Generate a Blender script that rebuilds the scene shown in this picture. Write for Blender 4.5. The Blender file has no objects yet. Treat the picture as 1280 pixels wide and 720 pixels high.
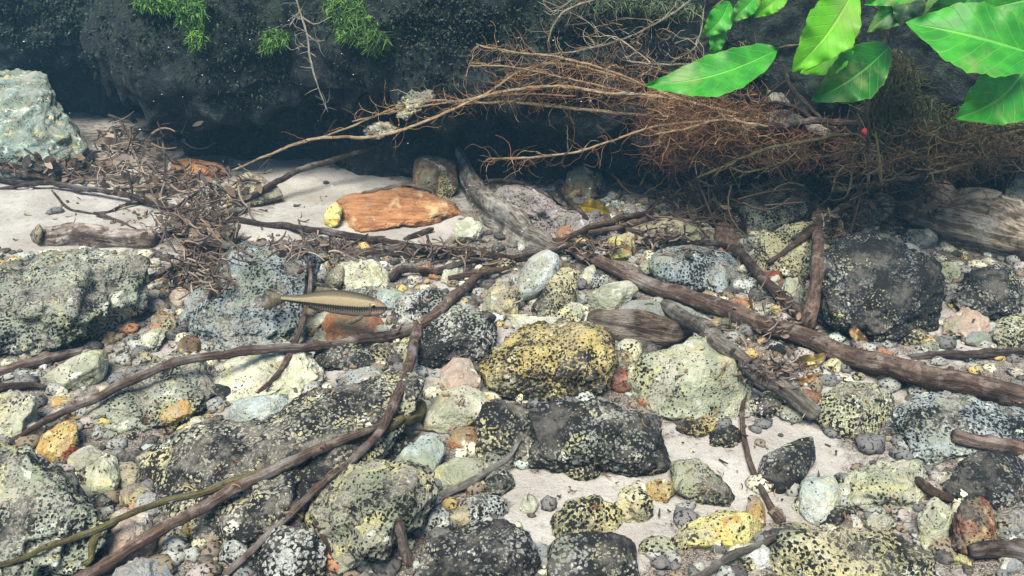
import bpy, bmesh, math, random
import numpy as np
from mathutils import Vector
from mathutils.bvhtree import BVHTree
random.seed(7); RNG = np.random.default_rng(7)
C = bpy.context.scene.collection
SC = bpy.context.scene
# ------------------------------------------------------------------ camera, light
F = 1000.0; CAMH = 0.45; PITCH = math.radians(26)
cam = bpy.data.cameras.new('camera'); co = bpy.data.objects.new('camera', cam); C.objects.link(co)
cam.sensor_width = 36; cam.lens = 36*F/1280; cam.clip_start = 0.01; cam.clip_end = 200
co.location = (0, 0, CAMH); co.rotation_euler = (math.pi/2-PITCH, 0, 0); SC.camera = co
SUN_EL, SUN_AZ = 66, 200     # azimuth of the sun seen from above, clockwise from +Y (behind the camera, a little left)
world = bpy.data.worlds.new('World'); SC.world = world; world.use_nodes = True
nt = world.node_tree; sky = nt.nodes.new('ShaderNodeTexSky'); sky.sky_type = 'NISHITA'; sky.sun_disc = False
sky.sun_elevation = math.radians(SUN_EL); sky.sun_rotation = math.radians(SUN_AZ)
nt.links.new(sky.outputs[0], nt.nodes['Background'].inputs[0]); nt.nodes['Background'].inputs[1].default_value = 0.085
sl = bpy.data.lights.new('sun', 'SUN'); sl.energy = 3.9; sl.angle = math.radians(32); sl.color = (1, .96, .82)
so = bpy.data.objects.new('sun', sl); C.objects.link(so)
az = math.radians(SUN_AZ); el = math.radians(SUN_EL)
sd = Vector((math.sin(az)*math.cos(el), math.cos(az)*math.cos(el), math.sin(el)))
so.rotation_euler = sd.to_track_quat('Z', 'Y').to_euler()
vs = SC.view_settings; vs.view_transform = 'Standard'; vs.look = 'None'; vs.gamma = 1; vs.use_curve_mapping = False
vs.exposure = 1.32
SC.cycles.use_denoising = True; SC.cycles.max_bounces = 6; SC.cycles.diffuse_bounces = 3; SC.cycles.volume_bounces = 0
SC.cycles.transparent_max_bounces = 6

CAM = np.array([0, 0, CAMH]); FW = np.array([0, math.cos(PITCH), -math.sin(PITCH)])
UP = np.array([0, math.sin(PITCH), math.cos(PITCH)]); RT = np.array([1., 0, 0])
def pt(px, py, d):
    px = np.asarray(px, float); py = np.asarray(py, float); d = np.asarray(d, float)
    r = ((px-640)/F)[..., None]*RT + ((360-py)/F)[..., None]*UP + FW
    return CAM + r*d[..., None]
# ------------------------------------------------------------------ noise
def _h(ix, iy, iz, s):
    n = (ix*374761393 + iy*668265263 + iz*2147483647 + s*1274126177) & 0xffffffff
    n = ((n ^ (n >> 13))*1274126177) & 0xffffffff
    n = ((n ^ (n >> 15))*2246822519) & 0xffffffff
    return ((n ^ (n >> 16)) & 0xffff)/65535.0*2-1
def vn(p, s=0):
    p = np.asarray(p, float) + 500.3
    i = np.floor(p).astype(np.int64); f = p-i; f = f*f*f*(f*(f*6-15)+10)
    x, y, z = i[..., 0], i[..., 1], i[..., 2]; u, v, w = f[..., 0], f[..., 1], f[..., 2]
    def L(a, b, t): return a+(b-a)*t
    return L(L(L(_h(x, y, z, s), _h(x+1, y, z, s), u), L(_h(x, y+1, z, s), _h(x+1, y+1, z, s), u), v),
             L(L(_h(x, y, z+1, s), _h(x+1, y, z+1, s), u), L(_h(x, y+1, z+1, s), _h(x+1, y+1, z+1, s), u), v), w)
def fbm(p, s=0, o=4, g=.5):
    t = 0; a = 1; p = np.asarray(p, float)
    for k in range(o): t = t+a*vn(p, s+k*17); p = p*2.03+11.7; a *= g
    return t
# ------------------------------------------------------------------ mesh helpers
def mesh_obj(name, V, faces, mat, parent=None, smooth=True, loc=None, uv=None, col=None):
    V = np.asarray(V, float)
    if loc is None: loc = V.mean(0) if parent is None else np.zeros(3)
    loc = np.asarray(loc, float)
    me = bpy.data.meshes.new(name)
    if isinstance(faces, np.ndarray):
        n = faces.shape[1]; me.vertices.add(len(V)); me.vertices.foreach_set('co', (V-loc).ravel())
        me.loops.add(faces.size); me.loops.foreach_set('vertex_index', faces.astype(np.int32).ravel())
        me.polygons.add(len(faces)); me.polygons.foreach_set('loop_start', np.arange(len(faces), dtype=np.int32)*n)
        me.update(calc_edges=True)
    else: me.from_pydata((V-loc).tolist(), [], faces); me.update()
    me.validate()
    me.polygons.foreach_set('use_smooth', [smooth]*len(me.polygons))
    vi = np.zeros(len(me.loops), np.int32); me.loops.foreach_get('vertex_index', vi)
    if uv is not None:
        l = me.uv_layers.new(name='UVMap'); l.data.foreach_set('uv', np.asarray(uv, float)[vi].ravel())
    if col is not None:
        a = me.color_attributes.new('tint', 'FLOAT_COLOR', 'POINT'); c = np.ones((len(V), 4)); c[:, :3] = col
        a.data.foreach_set('color', c.ravel())
    if mat: me.materials.append(mat)
    o = bpy.data.objects.new(name, me); C.objects.link(o); o.location = loc
    if parent is not None: o.parent = parent
    return o
def tag(o, label=None, cat=None, group=None, kind=None):
    if label: o['label'] = label
    if cat: o['category'] = cat
    if group: o['group'] = group
    if kind: o['kind'] = kind
    return o
def empty(name, loc):
    o = bpy.data.objects.new(name, None); C.objects.link(o); o.location = loc; o.empty_display_size = .02; return o
def child(name, V, faces, mat, root, **k):
    V = np.asarray(V, float) - np.array(root.location)
    return mesh_obj(name, V, faces, mat, parent=root, **k)
_ico = {}
def ico(n):
    if n not in _ico:
        bm = bmesh.new(); bmesh.ops.create_icosphere(bm, subdivisions=n, radius=1)
        bm.verts.ensure_lookup_table()
        _ico[n] = (np.array([v.co for v in bm.verts]), np.array([[v.index for v in f.verts] for f in bm.faces])); bm.free()
        v = _ico[n][0]; v /= np.linalg.norm(v, axis=1)[:, None]
    return _ico[n]
def tubes(paths, radii, ns=3, closed=True):
    VV = []; FF = []; UV = []; b = 0
    for P, R in zip(paths, radii):
        P = np.asarray(P, float); n = len(P); R = np.broadcast_to(np.asarray(R, float), (n,)) if np.ndim(R) < 2 else R
        T = np.gradient(P, axis=0); T /= np.linalg.norm(T, axis=1)[:, None]+1e-12
        ref = np.array([.13, .31, 1.]); A = np.cross(T, ref); A /= np.linalg.norm(A, axis=1)[:, None]+1e-9; B = np.cross(T, A)
        an = np.arange(ns)/ns*2*math.pi
        rr = R[:, None] if np.ndim(R) == 1 else R
        ring = P[:, None, :] + (np.cos(an)[None, :, None]*A[:, None, :] + np.sin(an)[None, :, None]*B[:, None, :])*rr[..., None]
        VV.append(ring.reshape(-1, 3))
        L = np.concatenate([[0], np.cumsum(np.linalg.norm(np.diff(P, axis=0), axis=1))])
        UV.append(np.stack([np.tile(an/6.2832, n), np.repeat(L, ns)], 1))
        i = np.arange(n-1)[:, None]*ns; j = np.arange(ns)[None, :]; k = (j+1) % ns
        q = np.stack([i+j, i+k, i+ns+k, i+ns+j], -1).reshape(-1, 4)+b
        FF.append(q)
        b += n*ns
    return np.concatenate(VV), np.concatenate(FF), np.concatenate(UV)
def crom(P, step):
    P = np.asarray(P, float); Q = np.vstack([2*P[0]-P[1], P, 2*P[-1]-P[-2]]); out = []
    for i in range(1, len(Q)-2):
        n = max(2, int(np.linalg.norm((Q[i+1]-Q[i])[:2])/step)); t = (np.arange(n)/n)[:, None]
        a, b, c, d = Q[i-1], Q[i], Q[i+1], Q[i+2]
        out.append(.5*((2*b)+(-a+c)*t+(2*a-5*b+4*c-d)*t*t+(-a+3*b-3*c+d)*t**3))
    out.append(P[-1:]); return np.vstack(out)
# ------------------------------------------------------------------ materials
def S(r, g, b): return tuple(((c/255)/12.92 if c/255 < .04045 else ((c/255+.055)/1.055)**2.4) for c in (r, g, b))
class NB:
    def __init__(s, name):
        s.m = bpy.data.materials.new(name); s.m.use_nodes = True; s.t = s.m.node_tree; s.b = s.t.nodes['Principled BSDF']
        s.b.inputs['Roughness'].default_value = .8; s.b.inputs['Specular IOR Level'].default_value = .25
    def n(s, ty, ins={}, **k):
        x = s.t.nodes.new('ShaderNode'+ty)
        for a, v in k.items(): setattr(x, a, v)
        for a, v in ins.items():
            if hasattr(v, 'is_linked') or hasattr(v, 'links'): s.t.links.new(v, x.inputs[a])
            else: x.inputs[a].default_value = v if not (isinstance(v, tuple) and len(v) == 3 and x.inputs[a].type == 'RGBA') else (*v, 1)
        return x
    def noise(s, vec, scale, detail=3, rough=.5, dist=0): return s.n('TexNoise', {'Vector': vec, 'Scale': scale, 'Detail': detail, 'Roughness': rough, 'Distortion': dist}).outputs['Fac']
    def math(s, op, a, b=0.0, clamp=False): return s.n('Math', {0: a, 1: b}, operation=op, use_clamp=clamp).outputs[0]
    def mr(s, v, a, b, c=0.0, d=1.0): return s.n('MapRange', {'Value': v, 'From Min': a, 'From Max': b, 'To Min': c, 'To Max': d}, interpolation_type='SMOOTHSTEP').outputs[0]
    def mix(s, f, a, b): 
        x = s.n('Mix', {}, data_type='RGBA'); 
        for i, v in ((0, f), (6, a), (7, b)):
            if hasattr(v, 'links'): s.t.links.new(v, x.inputs[i])
            else: x.inputs[i].default_value = (*v, 1) if isinstance(v, tuple) else v
        return x.outputs[2]
    def objvec(s):
        tc = s.n('TexCoord'); oi = s.n('ObjectInfo')
        m = s.math('MULTIPLY', oi.outputs['Random'], 37.0)
        v = s.n('VectorMath', {0: tc.outputs['Object'], 1: m}, operation='ADD').outputs[0]
        return v, oi.outputs['Random']
    def out(s, col, bump=None, dist=.001, strength=1.0):
        if hasattr(col, 'links'): s.t.links.new(col, s.b.inputs['Base Color'])
        else: s.b.inputs['Base Color'].default_value = (*col, 1)
        if bump is not None:
            x = s.n('Bump', {'Height': bump, 'Distance': dist, 'Strength': strength}); s.t.links.new(x.outputs[0], s.b.inputs['Normal'])
        return s.m
SILT = S(158, 150, 138)
_mats = {}
def stone_mat(key, A, B, Cc, dens, zone=.5, scale=340, dark=(.015, .015, .015), silt=.35, patch=10., hard=.02):
    if key in _mats: return _mats[key]
    k = NB('stone_'+key); v, rnd = k.objvec()
    n1 = k.noise(v, 26, 5, .6, .4); n2 = k.noise(v, 60, 4, .6)
    c = k.mix(k.mr(n1, .38, .6), S(*A), S(*B)); c = k.mix(k.mr(n2, .54, .68), c, S(*Cc))
    c = k.mix(k.mr(k.noise(v, 130, 5, .7), .3, .7, 0, .42), c, S(*[int(q*.66) for q in B])); c = k.mix(k.mr(k.noise(v, 17, 4, .65), .5, .6, 0, .6), c, S(126, 132, 108)); c = k.mix(k.mr(k.noise(v, 23, 4, .65, 1.), .53, .63, 0, zone), c, S(206, 196, 142)); c = k.mix(k.mr(k.noise(v, 40, 3, .6, .6), .60, .68, 0, .7), c, S(222, 222, 208))
    # overall value drift per stone
    hs = k.n('HueSaturation', {'Color': c, 'Value': k.mr(rnd, 0, 1, .88, 1.1), 'Saturation': 1.06}); c = hs.outputs[0]
    sp = k.noise(v, scale, 1.6, .5); spb = k.noise(v, scale*.5, 2.5, .6); bs = k.mr(k.noise(v, 16, 2), .42, .6); sp = k.math('ADD', k.math('MULTIPLY', sp, k.math('SUBTRACT', 1.0, k.math('MULTIPLY', bs, .6))), k.math('MULTIPLY', spb, k.math('MULTIPLY', bs, .6)))
    vo = k.n('TexVoronoi', {'Vector': v, 'Scale': scale*.9, 'Randomness': 1.0}).outputs['Distance']
    vo = k.mr(vo, 0, .95, .12, .88)
    if dens > .5: vo = k.math('SUBTRACT', 1.0, vo)
    sp = k.math('ADD', k.math('MULTIPLY', sp, .55), k.math('MULTIPLY', vo, .45)); lo = k.noise(v, patch*2.6, 3, .6)
    thr = k.math('ADD', k.math('MULTIPLY', k.math('SUBTRACT', lo, .5), .75), dens)
    m = k.mr(k.math('SUBTRACT', thr, sp), -hard, hard)
    sp2 = k.noise(v, scale*2.3, 2, .5); m2 = k.mr(k.math('SUBTRACT', k.math('SUBTRACT', thr, .07), sp2), -.02, .03)
    m = k.math('MAXIMUM', m, k.math('MULTIPLY', m2, .8))
    c2 = k.mix(m, c, dark)
    g = k.n('NewGeometry'); sx = k.n('SeparateXYZ', {0: g.outputs['Normal']})
    up = k.mr(sx.outputs[2], .0, .8); sn = k.mr(k.noise(v, 28, 5, .7), .46, .64)
    c3 = k.mix(k.math('MULTIPLY', k.math('MULTIPLY', up, sn), silt), c2, SILT)
    fine = k.noise(v, 380, 4, .7); med = k.noise(v, 90, 5, .7)
    h = k.math('ADD', k.math('MULTIPLY', med, 2.2), k.math('ADD', k.math('MULTIPLY', fine, .6), k.math('MULTIPLY', m, .35)))
    _mats[key] = k.out(c3, h, .0048, 1.0); return _mats[key]
PAL = {
 'cream':   ((208,206,178),(176,180,150),(228,224,206), .37),
 'creamp':  ((216,214,194),(190,192,170),(232,230,216), .27),
 'pale':    ((204,210,200),(176,184,174),(224,228,218), .30),
 'palewh':  ((214,218,212),(188,196,192),(230,232,228), .29),
 'teal':    ((184,196,190),(158,170,164),(208,214,206), .30),
 'redbr':   ((178,70,58),(118,54,46),(200,132,112), .40),
 'tealdk':  ((140,158,148),(112,130,122),(186,196,176), .36),
 'bankst':  ((104,100,104),(80,76,80),(130,126,126), .38),
 'siltgr':  ((160,156,136),(134,134,114),(194,190,150), .44),
 'green':   ((166,168,140),(192,190,150),(140,142,118), .47),
 'greenp':  ((194,196,166),(214,212,186),(168,170,136), .33),
 'yellow':  ((206,184,118),(176,152,96),(222,212,164),  .485),
 'yellow2': ((196,188,146),(172,164,126),(220,214,176), .47),
 'yellowp': ((208,192,92),(222,212,140),(196,140,66),  .30),
 'ochre':   ((198,160,96),(170,134,80),(214,196,146),   .38),
 'orange':  ((190,128,86),(164,106,72),(204,164,124),   .28),
 'red':     ((152,76,60),(118,58,48),(178,108,84),      .36),
 'bw':      ((202,206,200),(172,176,172),(222,224,216), .47),
 'bwd':     ((196,198,190),(166,168,162),(218,216,206), .525),
 'bluesp':  ((168,178,178),(144,154,156),(198,206,200), .46),
 'dark':    ((160,162,158),(126,128,128),(206,202,180), .545),
 'darkyel': ((172,168,144),(142,140,130),(216,208,164), .52),
 'black':   ((124,126,130),(92,94,98),(190,186,166),    .575),
 'grey':    ((150,150,148),(124,126,124),(176,176,168), .42),
 'greyp':   ((158,162,162),(138,142,144),(178,180,176), .28),
 'graygr':  ((164,168,150),(136,142,128),(194,194,168), .475),
 'tan':     ((176,164,138),(150,138,116),(198,188,164), .36),
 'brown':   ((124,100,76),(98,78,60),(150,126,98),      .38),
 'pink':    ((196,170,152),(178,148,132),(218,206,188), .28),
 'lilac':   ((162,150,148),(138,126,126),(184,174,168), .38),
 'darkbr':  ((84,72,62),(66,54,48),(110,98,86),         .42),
}
def P(k):
    a = PAL[k]; a = tuple(tuple(int(q*.90+.10*(.3*c[0]+.6*c[1]+.1*c[2])) for q in c) for c in a[:3])+a[3:]; return stone_mat(k, *a, zone=.1 if k in ('palewh', 'teal', 'bluesp', 'bw', 'greyp', 'pink', 'lilac', 'darkbr', 'red') else .55, silt=.30 if k in ('bw', 'bwd', 'dark', 'black', 'yellow', 'yellow2', 'orange', 'red', 'redbr') else .6)
def sand_mat():
    k = NB('silty_sand'); tc = k.n('TexCoord'); v = tc.outputs['Object']
    a = k.noise(v, 9, 5, .6); b = k.noise(v, 420, 3, .7); g = k.noise(v, 900, 2, .5); d = k.noise(v, 70, 4, .65)
    c = k.mix(k.mr(a, .35, .65), S(170,166,160), S(146,140,133)); c = k.mix(k.mr(d, .56, .74), c, S(142,132,124))
    c = k.mix(k.mr(g, .66, .72), c, S(90, 80, 76)); c = k.mix(k.mr(b, .64, .74), c, S(196,190,184))
    at = k.n('Attribute', {}, attribute_name='tint'); f = k.mr(k.math('ADD', at.outputs['Fac'], k.math('MULTIPLY', k.math('SUBTRACT', d, .5), 2.6)), .1, .9)
    q = k.mix(k.mr(b, .45, .55), S(58, 50, 46), S(112, 102, 94)); q = k.mix(k.mr(g, .56, .62), q, S(160, 152, 140)); c = k.mix(f, q, c)
    h = k.math('ADD', k.math('MULTIPLY', d, 3.0), k.math('ADD', b, k.math('MULTIPLY', g, .5)))
    return k.out(c, h, .0022, .8)
def bank_mat():
    k = NB('dark_mossy_earth'); tc = k.n('TexCoord'); v = tc.outputs['Object']
    a = k.noise(v, 7, 5, .65); b = k.noise(v, 55, 5, .7); d = k.noise(v, 160, 4, .7); e = k.noise(v, 3.5, 3)
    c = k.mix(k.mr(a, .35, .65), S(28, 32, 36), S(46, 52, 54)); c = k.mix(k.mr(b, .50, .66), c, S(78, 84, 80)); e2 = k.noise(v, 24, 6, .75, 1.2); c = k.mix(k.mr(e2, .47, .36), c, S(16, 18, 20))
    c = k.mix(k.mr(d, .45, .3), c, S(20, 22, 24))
    pz = k.n('SeparateXYZ', {0: v}).outputs[2]; zz = k.mr(k.math('ADD', pz, k.math('MULTIPLY', k.math('SUBTRACT', e, .5), .25)), .16, .26); c = k.mix(k.math('MULTIPLY', zz, k.mr(b, .45, .62)), c, S(54, 70, 52))
    return k.out(c, k.math('ADD', k.math('MULTIPLY', b, 3.0), k.math('ADD', d, k.math('MULTIPLY', e2, 4.0))), .009, 1.0)
def bark_mat(name, A, B, Cc, streak=1.0, spots=.5, scale=1.0):
    k = NB(name); uv = k.n('UVMap'); oi = k.n('ObjectInfo')
    mp = k.n('Mapping', {'Vector': uv.outputs[0]}); mp.inputs['Scale'].default_value = (14*streak*scale, 55*scale, 1)
    vv = k.n('VectorMath', {0: mp.outputs[0], 1: k.math('MULTIPLY', oi.outputs['Random'], 91.0)}, operation='ADD').outputs[0]
    a = k.noise(vv, 1.0, 5, .65, .3); v, r = k.objvec(); b = k.noise(v, 60, 4, .6); d = k.noise(v, 260, 3, .6)
    c = k.mix(k.mr(a, .38, .62), S(*A), S(*B)); c = k.mix(k.math('MULTIPLY', k.mr(b, .5, .66), spots), c, S(*Cc))
    c = k.mix(k.mr(d, .36, .28), c, S(30, 24, 22))
    c = k.n('HueSaturation', {'Color': c, 'Value': k.mr(r, 0, 1, .85, 1.15)}).outputs[0]
    e_ = k.noise(v, 22, 3, .6); c = k.mix(k.mr(e_, .52, .68, 0, .55), c, S(*[int(q*.5+72) for q in Cc])); c = k.mix(k.mr(e_, .44, .32, 0, .5), c, S(36, 30, 27))
    return k.out(c, k.math('ADD', k.math('MULTIPLY', a, 2.0), d), .0028, 1.0)
M = {
 'sand': sand_mat(), 'bank': bank_mat(),
 'bark': bark_mat('brown_bark', (66,50,42), (104,84,72), (156,142,132), 1.3, .5),
 'dbark': bark_mat('dark_wet_bark', (44,34,30), (76,62,54), (124,112,104), 1.3, .45),
 'gbark': bark_mat('grey_weathered_wood', (134,126,114), (74,66,60), (176,172,162), 3, .6),
 'greenbark': bark_mat('greenish_twig', (104,96,58), (84,74,50), (134,128,84), .6, .4),
 'redbark': bark_mat('red_brown_wood', (102,80,68), (64,52,46), (142,118,104), 1, .5),
 'olog': bark_mat('pale_driftwood', (160,146,126), (82,68,58), (194,184,168), 5, .4),
 'root': bark_mat('pale_orange_root', (204,180,140), (166,128,90), (222,210,184), .5, .5),
 'strip': bark_mat('striped_bark', (112,94,80), (46,38,34), (150,134,116), 4, .25),
 'owood': bark_mat('orange_rotted_wood', (196,142,96), (146,104,74), (208,184,150), 3, .6),
 'pbark': bark_mat('mottled_pale_bark', (126,112,102), (74,62,56), (172,162,152), 1.2, .7),
 'rootpale': bark_mat('pale_root', (170,160,140), (128,116,96), (200,194,180), .5, .5),
}
def flat_mat(name, col, col2=None, scale=60, rough=.8, trans=0, bump=.0008):
    k = NB(name); v, r = k.objvec(); n = k.noise(v, scale, 4, .6)
    c = k.mix(k.mr(n, .38, .62), S(*col), S(*(col2 or col)))
    k.b.inputs['Roughness'].default_value = rough; k.out(c, n, bump, .8)
    if trans:
        t = k.n('BsdfTranslucent', {'Color': c}); mx = k.n('MixShader', {0: trans, 1: k.b.outputs[0], 2: t.outputs[0]})
        k.t.links.new(mx.outputs[0], k.t.nodes['Material Output'].inputs[0])
    return k.m
def tint_mat(name, sp=False, trans=0, rough=.85):
    k = NB(name); a = k.n('Attribute', {}, attribute_name='tint'); v, r = k.objvec(); c = a.outputs['Color']
    n = k.noise(v, 150, 4, .6); c = k.mix(k.mr(n, .3, .7, 0, .6 if sp else .3), c, S(112, 104, 94))
    if sp:
        s = k.noise(v, 330, 2, .5); c = k.mix(k.mr(s, .45, .39), c, (.02, .02, .02))
    k.b.inputs['Roughness'].default_value = rough; k.out(c, n, .0015, .8)
    if trans:
        t = k.n('BsdfTranslucent', {'Color': c}); mx = k.n('MixShader', {0: trans, 1: k.b.outputs[0], 2: t.outputs[0]})
        k.t.links.new(mx.outputs[0], k.t.nodes['Material Output'].inputs[0])
    return k.m
def wood_rock():
    k = NB('orange_rotted_wood_grain'); v, r = k.objvec(); mp = k.n('Mapping', {'Vector': v}); mp.inputs['Scale'].default_value = (14, 60, 95); mp.inputs['Rotation'].default_value = (0, .18, 0)
    a = k.noise(mp.outputs[0], 1.6, 6, .7, .3); b = k.noise(v, 18, 3, .6); d = k.noise(v, 200, 3, .6)
    c = k.mix(k.mr(a, .36, .62), S(128, 84, 56), S(178, 126, 84)); c = k.mix(k.mr(b, .48, .6, 0, .8), c, S(204, 178, 136)); c = k.mix(k.mr(b, .42, .3, 0, .6), c, S(140, 118, 96)); c = k.mix(k.mr(d, .35, .28), c, S(50, 36, 28))
    return k.out(c, k.math('ADD', k.math('MULTIPLY', a, 2.0), d), .004, 1.0)
M['owoodrock'] = wood_rock()
M['gravel'] = tint_mat('mixed_gravel', True); M['litter'] = tint_mat('leaf_litter', False, .15)
M['rootlet'] = tint_mat('fine_rootlets', False, .25); M['mossblade'] = tint_mat('moss_blades', False, .35)
# ------------------------------------------------------------------ terrain
def gh(x, y):
    p = np.stack([x, y, np.zeros_like(x)], -1)
    near = np.clip((3-np.hypot(x, y-1))/2, 0, 1)
    return (.010*vn(p*3.1, 3) + .005*vn(p*9, 5) + .0022*vn(p*30, 8))*near*1.0
BV = []
def addbvh(V, Fc): BV.append(BVHTree.FromPolygons(np.asarray(V).tolist(), np.asarray(Fc).tolist()))
def warp(n, half, core, center):
    t = np.linspace(-1, 1, n); a = core*t + (half-core)*np.sign(t)*np.clip((abs(t)-.72)/.28, 0, 1)**2.6; return center+a
def grid(X, Y, Z):
    n, m = X.shape; V = np.stack([X, Y, Z], -1).reshape(-1, 3); i = np.arange(n-1)[:, None]*m; j = np.arange(m-1)[None]
    return V, np.stack([i+j, i+j+1, i+m+j+1, i+m+j], -1).reshape(-1, 4)
SANDS = [[(-60,214),(200,210),(300,205),(420,200),(520,235),(600,285),(540,312),(420,300),(330,300),(200,290),(150,320),(0,320)], [(640,590),(850,540),(960,540),(1050,555),(990,650),(830,640),(800,720),(700,720),(640,650)], [(640,590),(700,600),(690,720),(640,650)], [(960,525),(1030,530),(1070,560),(1050,600),(940,610),(920,560)]]
def sandmask(V):
    r = V-CAM; d = r@FW; ok = d > .1; dd = np.where(ok, d, 1); px = 640+F*(r@RT)/dd; py = 360-F*(r@UP)/dd; m = np.zeros(len(V), bool)
    px = px+fbm(V*25, 7, 3)*14; py = py+fbm(V*25+9, 8, 3)*10
    for p in SANDS:
        c = np.zeros(len(V), bool)
        for i in range(len(p)):
            x1, y1 = p[i]; x2, y2 = p[i-1]
            if y1 != y2: c ^= ((y1 > py) != (y2 > py)) & (px < (x2-x1)*(py-y1)/(y2-y1)+x1)
        m |= c
    out = ~ok | (px < -60) | (px > 1340) | (py > 760)
    m = np.where(out, fbm(V*4, 19, 3) > .15, m) & True
    m = m.astype(float); w = fbm(V*7, 23, 3)*.7+.38; return np.clip(np.maximum(m, np.where(out, m, np.clip(w, 0, .75))), 0, 1)
gx = warp(460, 40, 1.9, 0); gy = warp(420, 40, 1.7, 1.2)
Y, X = np.meshgrid(gy, gx); V, Fq = grid(X, Y, gh(X, Y))
tag(mesh_obj('ground', V, Fq[:, ::-1], M['sand'], loc=(0, 0, 0), col=np.repeat(sandmask(V)[:, None], 3, 1)), kind='structure')
gx = np.linspace(-3, 3, 150); gy = np.linspace(-.5, 3, 110); Y, X = np.meshgrid(gy, gx); V, Fq = grid(X, Y, gh(X, Y)); addbvh(V, Fq)
def ground(px, py):
    d = None; z = 0.
    r = pt(px, py, 1.0)-CAM
    for _ in range(6):
        d = (z-CAMH)/min(r[2], -.02); q = CAM+r*d; z = float(gh(np.array(q[0]), np.array(q[1])))
    return d
# undercut bank: profile swept along x
def bank_profile(x, res=1):
    s = np.clip((x+.10)/.3, 0, 1); s = s*s*(3-2*s)           # 0 left, 1 right (the right part stands nearer)
    l = np.clip((-x-.60)/.26, 0, 1); b2 = np.clip((-x-.22)/.2, 0, 1)
    lip = 1.27-.07*s+.36*l+.09*b2; lz = .125-.02*s
    return [(lip+.30, -.08), (lip+.22, -.04), (lip+.13, -.01), (lip+.10, lz-.07), (lip+.08, lz-.02), (lip, lz), (lip-.035, lz+.05),
            (lip-.03, lz+.12), (lip+.02, lz+.22), (lip+.10, lz+.33), (lip+.3, lz+.42), (lip+1.2, lz+.5), (lip+12, lz+.9), (lip+36, lz+1.5)]
def bank_mesh(nx, nv):
    xs = warp(nx, 40, 2.0, 0); rows = []
    for x in xs:
        pr = np.array(bank_profile(x)); q = crom(pr[:11], 1e9) if False else None
        t = np.linspace(0, 10, nv); k = np.minimum(t.astype(int), 9); f = (t-k)[:, None]; fs = f*f*(3-2*f)*.5+f*.5
        a = pr[k]*(1-fs)+pr[k+1]*fs; rows.append(np.vstack([a, pr[11:]]))
    R = np.array(rows); X = np.repeat(xs[:, None], R.shape[1], 1); Pp = np.stack([X, R[..., 0], R[..., 1]], -1)
    dv = np.gradient(R, axis=1); nrm = np.stack([np.zeros_like(X), -dv[..., 1], dv[..., 0]], -1); nrm /= np.linalg.norm(nrm, axis=-1)[..., None]+1e-9
    fall = np.ones(R.shape[1]); fall[-3:] = .3
    lump = fbm(Pp*4.2, 31, 3)*.045 + np.abs(fbm(Pp*13, 41, 3))*.028 + fbm(Pp*42, 51, 3)*.006
    Pp = Pp+nrm*(lump*fall)[..., None]
    Pp[..., 0] += fbm(Pp*9, 61, 2)*.012
    n, m = X.shape; i = np.arange(n-1)[:, None]*m; j = np.arange(m-1)[None]
    return Pp.reshape(-1, 3), np.stack([i+j, i+m+j, i+m+j+1, i+j+1], -1).reshape(-1, 4)
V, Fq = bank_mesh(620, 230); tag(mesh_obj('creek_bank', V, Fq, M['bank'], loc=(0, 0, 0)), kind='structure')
V, Fq = bank_mesh(200, 80); addbvh(V, Fq)
def surf(px, py, default=2.0):
    o = Vector(CAM); r = pt(px, py, 1.0)-CAM; L = float(np.linalg.norm(r)); dv = Vector(r/L); best = 1e9
    for b in BV:
        h = b.ray_cast(o, dv)
        if h[0] is not None and h[3] < best: best = h[3]
    return best/L if best < 1e8 else default
def down(x, y):
    best = -9
    for b in BV:
        h = b.ray_cast(Vector((x, y, .6)), Vector((0, 0, -1)))
        if h[0] is not None and h[0][2] > best: best = h[0][2]
    return best
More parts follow.
